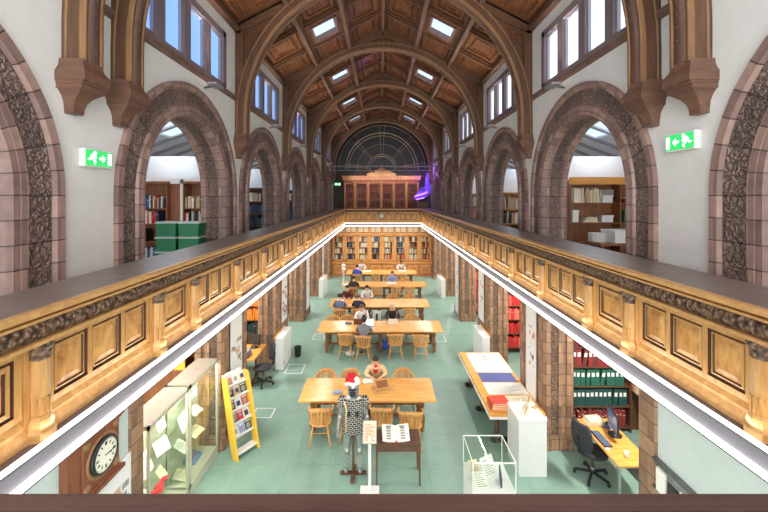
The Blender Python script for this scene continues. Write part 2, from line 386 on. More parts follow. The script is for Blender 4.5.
# ---- ceiling
def zc(a): return ZR-.523*a
def roof():
    rows = [(-1.2, .1), (.1, 1.4), (1.4, 2.6), (2.6, 3.85), (3.85, 4.53)]
    for a, b in zip(RIBS[1:-1], RIBS[2:]):
        for i in range(3): rows.append((a+(b-a)*i/3, a+(b-a)*(i+1)/3))
    rows.append((RIBS[-1], YE))
    cols = [(0, 1.075), (1.075, 2.15), (2.15, 3.32)]
    mb = MB(); sky = []
    nx = .523/math.hypot(1, .523); nz = 1/math.hypot(1, .523)
    for s in (-1, 1):
        def P(a, y, h): return (CX+s*(a+h*nx), y, zc(a)+h*nz)
        for ri, (y0, y1) in enumerate(rows):
            for ci, (a0, a1) in enumerate(cols):
                is_sky = ci == 1 and (ri >= 5 and (ri-5) % 3 == 1 and ri < len(rows)-1 or ri == 1)
                ym, am = (y0+y1)/2, (a0+a1)/2
                if is_sky: rings = [(0, 0, 0), (.5-.3, 0, 0), (.5-.3, .3, 0)]
                else: rings = [(0, 0, 0), (.09, 0, 0), (.09, .07, 0), (.14, .07, 0), (.17, .04, 1), (.24, .04, 1), (.24, .09, 1), (.29, .09, 1), (.33, .05, 0), (.38, .05, 1), (.38, .08, 1)]
                prev = None
                for ins, h, mm in rings:
                    ia = min(ins, (a1-a0)/2-.02); iy = min(ins, (y1-y0)/2-.02)
                    q = [P(a0+ia, y0+iy, h), P(a1-ia, y0+iy, h), P(a1-ia, y1-iy, h), P(a0+ia, y1-iy, h)]
                    if prev:
                        for k in range(4):
                            mb.cm = mm; quad(mb, prev[k], prev[(k+1) % 4], q[(k+1) % 4], q[k])
                    prev = q
                if is_sky: sky.append((s, a0+.2, a1-.2, y0+.2, y1-.2, P))
                else: mb.cm = 1; quad(mb, *prev)
    struct('ceiling', mb, ['roof_wood', 'roof_panel'])
    for s, a0, a1, y0, y1, P in sky:
        am, ym = (a0+a1)/2, (y0+y1)/2; org = Vector(P(am, ym, 0))
        w = sempty('window_%d' % (1+sum(o.name.startswith('window_') for o in bpy.data.objects if o.parent is None)), org)
        def Q(a, y, h): return tuple(Vector(P(a, y, h))-org)
        def bx(m, a0, a1, y0, y1, h0, h1):
            b = len(m.v); m.v += [Q(a, y, h) for h in (h0, h1) for y in (y0, y1) for a in (a0, a1)]
            for q in ((0, 2, 3, 1), (4, 5, 7, 6), (0, 1, 5, 4), (2, 6, 7, 3), (0, 4, 6, 2), (1, 3, 7, 5)): m.face([b+i for i in q])
        m = MB(); t = .06
        bx(m, a0, a0+t, y0, y1, -.03, .16); bx(m, a1-t, a1, y0, y1, -.03, .16); bx(m, a0, a1, y0, y0+t, -.03, .16); bx(m, a0, a1, y1-t, y1, -.03, .16)
        build('window_frame', m, 'rib_face', w)
        m = MB(); bx(m, a0+t, a1-t, y0+t, y1-t, .12, .13); build('pane', m, 'sky_top', w)
    # purlins and rafters
    for s in (-1, 1):
        for a in (1.075, 2.15):
            m = MB(); m.bar((CX+s*a, -1.2, zc(a)-.05), (CX+s*a, YE, zc(a)-.05), .11, .14); trim(m, 'roof_beam')
        for (y0, y1) in rows[1:]:
            if min(abs(y0-r) for r in RIBS) > .1:
                m = MB(); m.bar((CX, y0, ZR-.03), (CX+s*3.3, y0, ZE-.03), .06, .08, up=(0, 1, 0)); trim(m, 'roof_wood')
    m = MB(); m.bar((CX, -1.2, ZR-.05), (CX, YE, ZR-.05), .09, .1); trim(m, 'roof_beam')
roof()

# ---- arched ribs
def arch_ring(mb, r0, r1, y0, y1, zc_=7.0, z_low=6.58, n=40):
    b = len(mb.v); pts = [(-1, 0, z_low)]
    for i in range(n+1): a = PI*i/n; pts.append((-math.cos(a), math.sin(a), zc_))
    pts.append((1, 0, z_low))
    for cx, sz, zb in pts:
        for r, y in ((r0, y0), (r1, y0), (r1, y1), (r0, y1)): mb.v.append((cx*r, y, zb+sz*r))
    k = len(pts)
    for i in range(k-1):
        for j in range(4):
            mb.face([b+i*4+j, b+i*4+(j+1) % 4, b+(i+1)*4+(j+1) % 4, b+(i+1)*4+j], j in (1, 3))
    mb.face([b, b+1, b+2, b+3]); e = b+(k-1)*4; mb.face([e+3, e+2, e+1, e])
RIBLAB = ['arched timber roof rib nearest the viewer, before the exit signs', 'second arched timber roof rib, just past the exit signs', 'arched roof rib on corbels between the second and third side arches',
          'third from the far end of the single arched roof ribs', 'fourth single roof rib spanning the hall', 'arched roof rib one bay before the fan window', 'last arched roof rib, framing the fan window and tinted purple']
RIBLAB[3] = 'arched roof rib just beyond the third pair of side arches'; RIBLAB[4] = 'arched roof rib two bays in front of the last one at the fan window'
def rib(y, lab, near):
    t = thing('roof_rib', lab, 'roof rib', (CX, y, 0))
    m = MB(); arch_ring(m, 3.07, 3.30, -.10, .10); build('arched_beam', m, 'rib_wood', t)
    m = MB(); arch_ring(m, 3.04, 3.10, -.125, -.09); arch_ring(m, 3.04, 3.10, .09, .125); arch_ring(m, 3.245, 3.262, -.112, .112); build('edge_moulding', m, 'rib_edge', t)
    m = MB(); arch_ring(m, 3.055, 3.075, -.09, .09)
    if near:
        for s in (-1, 1):
            for k in range(26):
                a = -.14+k*.045
                for dy in (-.045, .045):
                    if a < 0: p = (s*3.055, dy, 7.0+a*3.05)
                    else: p = (s*3.055*math.cos(a), dy, 7.0+3.055*math.sin(a))
                    m.ell(p, .011, 6, 4)
    build('soffit_board', m, 'rib_face', t)
    m = MB()
    n = 24
    for i in range(n):     # spandrel infill up to the rafters
        q = []
        for a in (PI*i/n, PI*(i+1)/n):
            c, s_ = -math.cos(a), math.sin(a); ax = abs(c)
            # ray from centre to roof line or wall
            z_roof = (ZR-7.0)/(s_+.523*ax) if (s_+.523*ax) > 0 else 99
            z_wall = 3.28/ax if ax > 1e-3 else 99
            rr = min(z_roof, z_wall)
            q += [(c*3.28, 7+s_*3.28), (c*max(rr, 3.285), 7+s_*max(rr, 3.285))]
        for yy in (-.03, .03): quad(m, (q[0][0], yy, q[0][1]), (q[1][0], yy, q[1][1]), (q[3][0], yy, q[3][1]), (q[2][0], yy, q[2][1]))
    build('spandrel_panel', m, 'roof_wood', t)
    m = MB()
    for s in (-1, 1): m.bar((0, 0, ZR-.09), (s*3.3, 0, ZE-.06), .2, .18, up=(0, 1, 0))
    build('principal_rafter', m, 'rib_wood', t)
    for s in (-1, 1):
        m = MB(); m.box(s*3.12, s*3.30, -.09, .09, 6.5, 8.9); build('wall_post', m, 'rib_wood', t)
        m = MB(); X = s*3.30
        m.box(X, X-s*.26, -.165, .165, 6.29, 6.34); m.box(X, X-s*.30, -.18, .18, 6.365, 6.46); m.box(X, X-s*.28, -.172, .172, 6.34, 6.365)
        b = len(m.v); 
        for (p, w, z) in ((.30, .18, 6.46), (.255, .14, 6.53), (.245, .13, 6.60)):
            for (xx, yy) in ((0, -w), (p, -w), (p, w), (0, w)): m.v.append((X-s*xx, yy, z))
        for k in range(2):
            for j in range(4): m.face([b+k*4+j, b+k*4+(j+1) % 4, b+k*4+4+(j+1) % 4, b+k*4+4+j])
        L = [(.24, .15, 6.29), (.215, .13, 6.27), (.16, .10, 6.23), (.12, .08, 6.18), (.10, .07, 6.12), (.095, .068, 6.06)]; b = len(m.v)
        for (p, w, z) in L:
            for (xx, yy) in ((0, -w), (p, -w), (p, w), (0, w)): m.v.append((X-s*xx, yy, z))
        for k in range(len(L)-1):
            for j in range(4): m.face([b+k*4+j, b+k*4+(j+1) % 4, b+k*4+4+(j+1) % 4, b+k*4+4+j])
        m.face([b+(len(L)-1)*4+j for j in range(4)]); build('corbel', m, 'corbel_wood', t)
for i, (y, l) in enumerate(zip(RIBS, RIBLAB)): rib(y, l, i < 3)

# ---- gallery slabs, aisles, lower piers
for s, P, X in ((-1, PL, XL), (1, PR, XR)):
    m = MB(); m.box(P-s*-.04, s*AO, YB, YE, 3.40+.03, 3.55); struct('floor', m, 'soffit')
m = MB(); m.box(PL-.04, PR+.04, YF+.04, YE, 3.43, 3.55); struct('floor', m, 'soffit')
m = MB(); m.box(PL-.04, PR+.04, YB, YN-.04, 3.43, 3.55); struct('floor', m, 'soffit')
def extr(mb, pts, mats, z0, z1):
    b = len(mb.v); cum = 0; n = len(pts)
    for i in range(n-1):
        p, q = pts[i], pts[i+1]; L = math.hypot(q[0]-p[0], q[1]-p[1]); mb.cm = mats[i]
        quad(mb, (p[0], p[1], z0), (q[0], q[1], z0), (q[0], q[1], z1), (p[0], p[1], z1), [(z0, cum), (z0, cum+L), (z1, cum+L), (z1, cum)])
        cum += L+.07
def pier(s, y0, y1):
    X = XL if s < 0 else XR
    d = [(0, .0, 0), (.0, .0, 0)]
    def pt(out, y): return (X+s*out, y)
    pts = [pt(.62, y1), pt(.62, y0+.05), pt(.58, y0), pt(.47, y0), pt(.45, y0+.03), pt(.40, y0+.03), pt(.38, y0), pt(.30, y0), pt(.29, y0+.02), pt(.14, y0+.02), pt(.13, y0), pt(.05, y0), pt(0, y0+.05),
           pt(0, y0+.26), pt(.02, y0+.27), pt(.02, y1-.27), pt(0, y1-.26), pt(0, y1-.05), pt(.05, y1), pt(.13, y1), pt(.14, y1-.02), pt(.29, y1-.02), pt(.3, y1), pt(.62, y1)]
    ms = [0]*(len(pts)-1); ms[8] = 1; ms[20] = 1
    m = MB(); extr(m, pts, ms, .3, 3.43)
    base = [(x+( -s*.04 if abs(x-X) < .1 else 0), y+(-.04 if y < (y0+y1)/2 else .04)) for x, y in pts]
    extr(m, base, [0]*len(ms), 0, .28)
    extr(m, [((a[0]+b[0])/2, (a[1]+b[1])/2) for a, b in zip(pts, base)], [0]*len(ms), .26, .31)
    trim(m, ['pier_tile', 'pier_carved'])
GAPS = [(4.19-.86, 4.19+.86)] + [((ARCH[i]+ARCH[i+1])/2-.69, (ARCH[i]+ARCH[i+1])/2+.69) for i in range(1, 5)] + [(23.35, YE)]
for s in (-1, 1):
    for (y0, y1) in GAPS[1:]: pier(s, y0, y1)
    ya, yb = (4.74, 5.02) if s < 0 else (4.49, 4.80); X0 = XL if s < 0 else XR
    m = MB(); extr(m, [(X0+s*.62, ya), (X0, ya), (X0-s*.03, ya+.02), (X0-s*.03, yb-.02), (X0, yb), (X0+s*.3, yb), (X0+s*.62, yb)], [0]*6, 0, 3.43); trim(m, ['pier_tile', 'pier_carved'])
    X = XL if s < 0 else XR
    m = MB(); m.box(X, X+s*.6, YB, 4.75 if s < 0 else 4.5, 0, 3.43); struct('wall_left' if s < 0 else 'wall_right', m, 'lower_paint')
    m = MB(); m.box(s*AO, s*(AO+.15), YB, YE, 0, 3.43); struct('wall_left' if s < 0 else 'wall_right', m, 'aisle_plaster')
    m = MB(); m.box(s*AO, s*(AO+.15), YB, YE, 3.55, 6.5); struct('wall_left' if s < 0 else 'wall_right', m, 'aisle_plaster')
    # aisle lean-to ceiling
    m = MB(); a, b = X+s*.45, s*(AO+.1)
    m.prism([(a, 7.35), (b, 6.15), (b, 6.3), (a, 7.5)], YB, YE, 'Y'); struct('ceiling', m, 'aisle_plaster')
    for k, c in enumerate(ARCH[1:]):
        for dy in (-1.5, -.75, 0, .75, 1.5):
            m = MB(); m.bar((a, c+dy, 7.32), (b, c+dy, 6.12), .06, .1, up=(0, 1, 0)); trim(m, 'fascia_grey')
        w = sempty('window_%d' % (1+sum(o.name.startswith('window_') for o in bpy.data.objects if o.parent is None)), (0, c+2.35, 0))
        u0, u1 = X+s*1.15, X+s*2.1
        def zz(x): return 7.35-1.2*(x-a)/(b-a)
        m = MB(); 
        for dy in (-.7, 0, .7): m.bar((u0, dy, zz(u0)-.03), (u1, dy, zz(u1)-.03), .05, .05)
        for uu in (u0, u1): m.bar((uu, -.7, zz(uu)-.03), (uu, .7, zz(uu)-.03), .06, .06)
        build('window_frame', m, 'white_paint', w)
        m = MB(); b0 = len(m.v); quad(m, (u0, -.7, zz(u0)-.02), (u1, -.7, zz(u1)-.02), (u1, .7, zz(u1)-.02), (u0, .7, zz(u0)-.02)); build('pane', m, 'sky_top', w)
    # partition walls across the upper aisle, one behind each pier
    for k in range(1, 5):
        yc = (ARCH[k]+ARCH[k+1])/2 if k < 5 else 24
        m = MB(); m.box(X+s*.45, s*AO, yc+.36, yc+.46, 3.55, 6.15); struct('wall_left' if s < 0 else 'wall_right', m, 'aisle_plaster')
    m = MB(); m.box(X+s*.62, s*AO, 24.2, 24.3, 3.55, 7.3); struct('wall_left' if s < 0 else 'wall_right', m, 'aisle_plaster')
m = MB(); m.box(-AO, AO, YE, YE+.2, 0, 10.9); struct('wall_back', m, 'end_wall')

# ---- the gallery front
def gallery_front(lab, L, xs, loc, rotz, short, capmat='cap_wood', mitre=(1, 1), capw=.58, edge='oak_rail'):
    t = thing('gallery_balustrade', lab, 'balustrade', loc, rotz)
    e0, e1 = mitre
    def run(m, poly):
        b = len(m.v); n = len(poly)
        for (x, sg) in ((0, -e0), (L, e1)):
            for y, z in poly: m.v.append((x+sg*y, y, z))
        m.face([b+i for i in range(n)]); m.face([b+n+i for i in range(n)][::-1])
        for i in range(n): m.face([b+i, b+n+i, b+n+(i+1) % n, b+(i+1) % n])
    m = MB(); run(m, [(.03, 4.41), (.03, 4.49), (capw-.02, 4.49), (capw, 4.46), (capw-.02, 4.41)]); build('handrail', m, capmat, t)
    m = MB(); run(m, [(.028, 4.432), (-.005, 4.437), (-.022, 4.45), (-.035, 4.452), (-.035, 4.478), (-.02, 4.49), (.028, 4.49)]); build('rail_edge', m, edge, t); m = MB(); run(m, [(.04, 4.40), (.0, 4.402), (-.012, 4.412), (-.012, 4.424), (.04, 4.43)]); run(m, [(.05, 4.235), (.03, 4.245), (-.005, 4.255), (-.005, 4.275), (.0, 4.28), (.06, 4.28), (.06, 4.235)]); build('moulding', m, 'oak_rail', t)
    m = MB(); run(m, [(.05, 4.28), (.03, 4.285), (.012, 4.32), (.012, 4.36), (.03, 4.395), (.05, 4.398), (.1, 4.398), (.1, 4.28)]); build('carved_frieze', m, 'frieze_carving', t)
    m = MB(); run(m, [(.145, 3.60), (.145, 4.41), (.22, 4.41), (.22, 3.55), (.145, 3.55)]); build('backing', m, 'oak', t)
    m = MB(); run(m, [(.085, 3.61), (.085, 3.655), (.115, 3.70), (.115, 3.72), (.145, 3.755), (.16, 3.755), (.16, 3.61)]); build('skirting', m, 'oak_rail', t)
    m = MB(); run(m, [(.0, 3.59), (.0, 3.61), (.155, 3.615), (.155, 3.59)]); build('ledge', m, 'ledge_grey', t)
    m = MB(); run(m, [(.0, 3.47), (.0, 3.59), (.06, 3.59), (.06, 3.43), (.03, 3.43)]); build('fascia', m, 'fascia_grey', t)
    # panels
    for a, b in zip(xs[:-1], xs[1:]):
        w = b-a; n = 1 if w < 1.0 else 3
        m = MB(); x0, x1, z0, z1 = a+.09, b-.09, 3.775, 4.225; DY = .045
        m.cm = 0; yf = .12
        m.box(x0, x1, yf, .15, z1-.045, z1); m.box(x0, x1, yf, .15, z0, z0+.04)
        pw = (x1-x0)/n
        for i in range(n+1):
            ww = .045 if 0 < i < n else .05
            xx = x0+pw*i; lo = xx-ww/2 if 0 < i < n else (xx if i == 0 else xx-ww); m.box(lo, lo+ww, yf, .15, z0+.04, z1-.045)
        for i in range(n):
            p0, p1 = x0+pw*i+(.05 if i == 0 else .0225), x0+pw*(i+1)-(.05 if i == n-1 else .0225); q0, q1 = z0+.04, z1-.045
            b0 = len(m.v); rings = [(0, .078, 0), (.004, .096, 2), (.02, .098, 2), (.022, .086, 0), (.034, .084, 0), (.040, .097, 2), (.048, .097, 1), (.085, .088, 1)]
            if n == 1: rings = [(0, .078, 0), (.004, .096, 2), (.02, .098, 2), (.022, .080, 0), (.055, .076, 0), (.060, .096, 2), (.072, .096, 1), (.10, .084, 1)]
            for ins, y, _ in rings:
                for (x, z) in ((p0+ins, q0+ins), (p1-ins, q0+ins), (p1-ins, q1-ins), (p0+ins, q1-ins)): m.v.append((x, y+DY, z))
            for k in range(len(rings)-1):
                m.cm = rings[k+1][2]
                for j in range(4): m.face([b0+k*4+j, b0+k*4+(j+1) % 4, b0+k*4+4+(j+1) % 4, b0+k*4+4+j])
            m.cm = 1; e = b0+(len(rings)-1)*4; m.face([e, e+1, e+2, e+3]); m.cm = 0
        build('panel', m, ['oak', 'oak_burl', 'groove_shade'], t)
    first = None
    for x in xs:
        if first is None:
            m = MB(); m.box(-.085, .085, .11, .15, 3.61, 4.24); m.lathe([(.052, 3.75), (.054, 3.88), (.06, 3.90), (.058, 3.91), (.054, 4.12), (.057, 4.16)], (0, .095, 0), 8, sm=False)
            for k in range(5):
                a = -PI/2+(k-2)*.5; m.bar((.055*math.cos(a), .095+.055*math.sin(a), 3.77), (.055*math.cos(a), .095+.055*math.sin(a), 3.88), .013)
            p = build('pilaster', m, 'oak', t, (x, 0, 0)); first = p
            m = MB(); m.lathe([(.052, 4.13), (.062, 4.14), (.058, 4.16), (.07, 4.20), (.078, 4.22), (.078, 4.25)], (0, .09, 0), 10); build('capital', m, 'frieze_carving', p)
            m = MB(); m.lathe([(.088, 3.61), (.088, 3.67), (.074, 3.69), (.08, 3.71), (.07, 3.74), (.056, 3.765)], (0, .092, 0), 8, sm=False); build('base', m, 'oak_rail', p)
        else:
            c = copy_tree(first, t); c.location = (x, 0, 0)
    return t
SY = [1.2, 1.75, 2.45, 3.75, 4.48]
while SY[-1] < 21: SY.append(round(SY[-1]+1.31, 3))
SY.append(YF-.15)
LL = YF-YN
gallery_front('carved oak gallery front along the left side, under the green crates', LL, [y-YN for y in SY], (PL, YN, 0), PI/2, 0, mitre=(1, 1))
gallery_front('carved oak gallery front along the right side of the hall', LL, [YF-y for y in reversed(SY)], (PR, YF, 0), -PI/2, 0, mitre=(1, 1), capw=.64)
W = PR-PL
gallery_front('short carved oak gallery front across the far end, with a small clock', W, [.1, 1.4, 2.0, W-2.0, W-1.4, W-.1], (PL, YF, 0), 0, 0, mitre=(1, 1))
gallery_front('dark worn wooden gallery rail across the bottom of the photo, nearest the viewer', W, [.1, 1.4, 2.0, W-2.0, W-1.4, W-.1], (PR, YN, 0), PI, 0, 'near_rail_wood', mitre=(1, 1), edge='near_rail_wood')

def led(lab, p, q, out, z, w, h, mat):
    t = thing('led_strip', lab, 'strip light', (p[0], p[1], z), 0)
    d = Vector((q[0]-p[0], q[1]-p[1], 0)); o = Vector(out)*.02
    m = MB(); m.bar((0, 0, 0), tuple(d), w, h); build('diffuser', m, mat, t, tuple(-o*.6))
    m = MB(); m.bar((0, 0, -h*.5-.006), tuple(d+Vector((0, 0, -h*.5-.006))) if False else (d.x, d.y, -h*.5-.006), w*1.1, .01); build('channel', m, 'grey_metal', t, tuple(-o*.6))
for nm, z, w, h in (('upper', 3.618, .03, .02), ('lower', 3.448, .03, .036)):
    led('white LED strip on the %s edge of the left gallery fascia' % nm, (PL, YN), (PL, YF), (-1, 0, 0), z, w, h, 'led')
    led('white LED strip on the %s edge of the right gallery fascia' % nm, (PR, YN), (PR, YF), (1, 0, 0), z, w, h, 'led')
    led('white LED strip on the %s edge of the far gallery fascia' % nm, (PL+.02, YF), (PR-.02, YF), (0, 1, 0), z, w, h, 'led')
# ================================================================ books
BOOKS = []
def book_row(org, rotz, width, z, hmax, depth, cols, label, group, kind='book', tmin=.022, tmax=.05, fill=1.0, rnd=None, lean=.08):
    """a row standing on a shelf; org = world point of the shelf's left front corner, local +x along the shelf, +y into it"""
    rr = rnd or R; x = .01
    M = Matrix.Translation(org) @ Matrix.Rotation(rotz, 4, 'Z')
    while x < width-.03:
        t = rr.uniform(tmin, tmax); h = hmax*(rr.uniform(.78, .97) if kind == 'book' else rr.uniform(.94, .97)); d = depth*rr.uniform(.75, .95)
        if x+t > width-.01: break
        if rr.random() > 1-fill*0+ (1-fill) or rr.random() < fill:
            p = M @ Vector((x+t/2, .02+rr.uniform(0, .015), z)); tl = rr.uniform(.05, .16) if rr.random() < lean else 0
            v = p.y
            px, py = 384-3+F*p.x/v, 197+F*(HC-p.z)/v
            inv = 1 if -5 < px < 773 and -5 < py < 517 else 0
            BOOKS.append(dict(p=p, rz=rotz, s=(t*.97, d, h), tilt=tl if x > .1 else 0, c=rr.choice(cols), label=label, group=group, kind=kind, area=inv*t*h/(v*v)))
            if tl: x += h*math.sin(tl)*.9
        x += t
def flush_books():
    meshes = {}
    def bm_(c, kind):
        k = (c, kind)
        if k in meshes: return meshes[k]
        m = MB(); m.box(-.5, .5, .0, 1, 0, 1) if kind == 'binder' else None
        if kind != 'binder':
            m.box(-.5, -.38, 0, 1, 0, 1); m.box(.38, .5, 0, 1, 0, 1); m.prism([(-.5, .0), (-.3, -.035), (.3, -.035), (.5, .0), (.5, .06), (-.5, .06)], 0, 1, 'Z'); m.cm = 1; m.box(-.38, .38, .05, .97, .02, .97)
        m.cm = 2
        if kind == 'binder': m.box(-.3, .3, -.012, 0, .58, .82)
        else: m.box(-.32, .32, -.045, -.03, .7, .76)
        me = m.mesh('book' if kind != 'binder' else 'file_box', ['cover_'+c, 'paper_cream', 'paper' if kind == 'binder' else 'gold_trim']); m.fix(me); meshes[k] = me; return me
    for kind, nm in (('book', 'book'), ('binder', 'file_box')):
        bs = sorted([b for b in BOOKS if b['kind'] == kind], key=lambda b: -b['area'])
        for b in bs[:296]:
            o = bpy.data.objects.new(nm, bm_(b['c'], kind)); C.objects.link(o)
            o.location = b['p']; o.scale = b['s']; o.rotation_euler = (0, b['tilt'], b['rz']); tag(o, b['label'], 'book' if kind == 'book' else 'file box', b['group'])
        rest = bs[296:]
        if rest:
            cols = sorted({b['c'] for b in rest}); m = MB()
            for b in rest:
                m.cm = cols.index(b['c']); t, d, h = b['s']
                M = Matrix.Translation(b['p']) @ Matrix.Rotation(b['rz'], 4, 'Z') @ Matrix.Rotation(b['tilt'], 4, 'Y')
                m.box(-t/2, t/2, 0, d, 0, h, M)
            o = build('books', m, ['cover_'+c for c in cols]); tag(o, 'rows of small distant books filling the far bookcases', 'books', kind='stuff')

def shelf_unit(name, label, cat, loc, rotz, w, h, d, zs, mat, backmat=None, divs=(), z0=0, top=.05):
    """open shelving: local x 0..w, y 0..d (front at 0), z from loc.z"""
    t = thing(name, label, cat, loc, rotz)
    m = MB(); m.box(0, .03, 0, d, 0, h); m.box(w-.03, w, 0, d, 0, h); m.box(-.02, w+.02, -.02, d, h, h+top); m.box(0, w, d-.02, d, 0, h)
    for x in divs: m.box(x-.015, x+.015, 0, d, 0, h)
    build('carcass', m, mat, t)
    for z in zs:
        m = MB(); m.box(.03, w-.03, .01, d-.02, z-.025, z); build('shelf', m, mat, t)
    return t
BR = random.Random(3)
# ---- right side: red volumes and boxes of the alcoves under the gallery (facing the viewer)
def wcase(name, label, loc, rotz, w, h, d, zs, mat, rows, z0=0):
    t = shelf_unit(name, label, 'bookcase', loc, rotz, w, h, d, zs, mat)
    for (z, hm, cols, lab, grp, kind, t0, t1) in rows:
        book_row(Vector(loc), rotz, w-.06, z, hm, d-.04, cols, lab, grp, kind, t0, t1, rnd=BR)
    return t
# bay beside the office desk
loc = (4.22, 8.15, 0)
wcase('bookcase', 'tall brown bookcase of red and green file boxes behind the office desk', loc, 0, 1.3, 2.45, .36, [.12, .58, 1.02, 1.45, 1.88], 'dark_wood', [
    (.12, .40, ['darkred'], 'dark red bound volume on the bottom shelf behind the office desk', 'dark red volumes low behind the office desk', 'book', .06, .09),
    (.58, .38, ['dkgreen'], 'dark green file box on the lower green shelf behind the office desk', 'dark green file boxes, lower row', 'binder', .085, .11),
    (1.02, .38, ['green'], 'green file box with white label on the upper green shelf behind the desk', 'green file boxes, upper row', 'binder', .085, .11),
    (1.45, .40, ['darkred', 'darkred', 'maroon'], 'dark red file box on the shelf above the green boxes behind the desk', 'dark red file boxes above the green ones', 'binder', .085, .11),
    (1.88, .42, ['darkred', 'maroon'], 'dark red bound volume on the top shelf above the red file boxes', 'dark red volumes on the top shelf behind the desk', 'book', .05, .08)])
loc = (5.56, 8.3, 0)
wcase('bookcase', 'bookcase with red and cream volumes on the aisle wall right of the office desk', loc, -PI/2, 1.9, 2.3, .34, [.9, 1.3, 1.7], 'dark_wood', [
    (1.3, .34, ['red', 'redpale', 'cream'], 'red and cream volume on the middle wall shelf right of the desk', 'volumes on the middle wall shelf', 'book', .04, .08),
    (1.7, .38, ['red', 'red', 'cream'], 'red volume on the upper wall shelf right of the desk', 'volumes on the upper wall shelf', 'book', .04, .08),
    (.9, .34, ['redpale', 'cream'], 'pale volume on the low wall shelf right of the desk', 'volumes on the low wall shelf', 'book', .04, .08)])
def red_case(Y, x0, lab, pos, s=1, n=5):
    zs = [.22, .68, 1.14, 1.6, 2.06]; hh = ['bottom', 'second lowest', 'middle', 'second highest', 'top']
    wcase('bookcase', lab, (x0, Y, 0), 0, 1.25, 2.6, .36, zs, 'shelf_brown', [(z, .38, ['red', 'red', 'red', 'redpale'], 'red bound volume on the %s shelf %s' % (hh[i], pos), 'red volumes on the %s shelf %s' % (hh[i], pos), 'book', .04, .075) for i, z in enumerate(zs)])
red_case(12.25, 4.02, 'bookcase of bright red volumes seen past the map table', 'of the bookcase past the map table')
red_case(16.2, 4.0, 'narrow view of a bookcase with red volumes two bays beyond the map table', 'of the bookcase two bays past the map table')
# left alcove with orange volumes
wcase('bookcase', 'brown bookcase with orange volumes behind the desk in the left alcove', (-5.3, 12.25, 0), 0, 1.4, 2.5, .36, [.2, .66, 1.12, 1.58, 2.04], 'shelf_brown', [
    (1.12, .38, ['orange'], 'orange volume on the lower orange shelf above the left desk', 'orange volumes, lower shelf', 'book', .05, .08),
    (1.58, .38, ['orange', 'orange', 'redpale'], 'orange volume on the upper orange shelf above the left desk', 'orange volumes, upper shelf', 'book', .05, .08),
    (.66, .38, ['dkgreen', 'black'], 'dark green volume on the shelf below the orange ones', 'dark green volumes below the orange ones', 'book', .05, .08),
    (2.04, .38, ['brown', 'black'], 'dark volume on the top shelf over the orange ones', 'dark volumes over the orange ones', 'book', .05, .08)])
wcase('bookcase', 'dark bookcase with red and black volumes in the second left alcove', (-5.1, 16.2, 0), 0, 1.35, 2.7, .36, [.3, .76, 1.22, 1.68, 2.14], 'shelf_brown', [
    (2.14, .38, ['red'], 'red volume on the top shelf of the second left alcove', 'red volumes in the second left alcove', 'book', .05, .08),
    (1.68, .38, ['black', 'dkgreen'], 'dark volume on the second shelf of the second left alcove', 'dark volumes in the second left alcove', 'book', .05, .08),
    (1.22, .38, ['black', 'navy'], 'dark volume on the middle shelf of the second left alcove', 'dark volumes mid in the second left alcove', 'book', .05, .08)])
# left near alcove behind the glass cases
wcase('bookcase', 'bookcase of brown books behind the glass display cases', (-6.0, 8.2, 0), 0, 1.9, 2.6, .36, [.3, .76, 1.22, 1.68, 2.14], 'shelf_brown', [
    (z, .36, ['brown', 'tan', 'orange', 'black'], 'old brown book behind the glass display cases', 'brown books behind the glass cases', 'book', .03, .06) for z in (1.68, 2.14)])

# ---- upper aisles
mixl = ['navy', 'white', 'black', 'tan', 'brown', 'blue', 'cream', 'red']
def upper(label, loc, w, zs, sets, mat='shelf_brown', h=1.95, divs=()):
    t = shelf_unit('bookcase', label, 'bookcase', loc, 0, w, h, .34, zs, mat, divs=divs)
    for z, hm, cols, lab, t0, t1, x0, x1 in sets:
        book_row(Vector(loc)+Vector((x0, 0, 0)), 0, x1-x0, z, hm, .3, cols, lab, lab+'s'.replace('s', ''), 'book', t0, t1, rnd=BR, lean=.2)
    return t
upper('brown bookcase on the left upper gallery, behind the green crates', (-5.75, 8.3, 3.55), .95, [.25, .65, 1.05, 1.4], [
    (1.4, .30, mixl, 'thin book on the top shelf behind the green crates', .03, .05, .03, .9), (1.05, .31, ['navy', 'red', 'tan', 'white'], 'book on the second shelf behind the green crates', .03, .06, .03, .8),
    (.65, .3, ['navy', 'black', 'red'], 'dark book on the third shelf behind the green crates', .03, .05, .03, .5), (.25, .28, ['white', 'blue'], 'pale folder on the low shelf behind the green crates', .03, .06, .03, .9)])
upper('narrow brown bookcase right of the wooden door on the left upper gallery', (-4.45, 8.3, 3.55), .5, [.25, .65, 1.05, 1.4], [
    (1.4, .3, ['tan', 'white', 'brown'], 'book on the top shelf beside the wooden door, left upper gallery', .03, .05, .03, .45), (1.05, .3, mixl, 'book on the second shelf beside the wooden door, left upper gallery', .03, .05, .03, .45)])
for k, (Y, xx) in enumerate(((12.2, -5.05), (16.1, -5.0), (20.0, -5.0))):
    wh = ['second', 'third', 'fourth'][k]
    upper('dark bookcase seen through the %s full arch on the left upper gallery' % wh, (xx, Y, 3.55), 1.3, [.3, .7, 1.1, 1.5], [
        (z, .33, ['white', 'tan', 'black'] if z > 1.2 else ['dkgreen', 'navy', 'blue', 'black'], 'book on the %s shelf through the %s left upper arch' % (nm, wh), .03, .055, .03, 1.25) for z, nm in ((.3, 'lowest'), (.7, 'second'), (1.1, 'third'), (1.5, 'top'))], 'dark_wood', 1.9)
upper('wide wooden shelf unit with orange top on the right upper gallery', (4.25, 8.3, 3.55), 1.75, [.25, .66, 1.08, 1.52], [
    (1.52, .36, ['cream', 'tan', 'white'], 'cream pamphlet on the top shelf of the right upper gallery unit', .02, .045, .03, .72)], 'shelf_brown', 1.98, (1.13,))
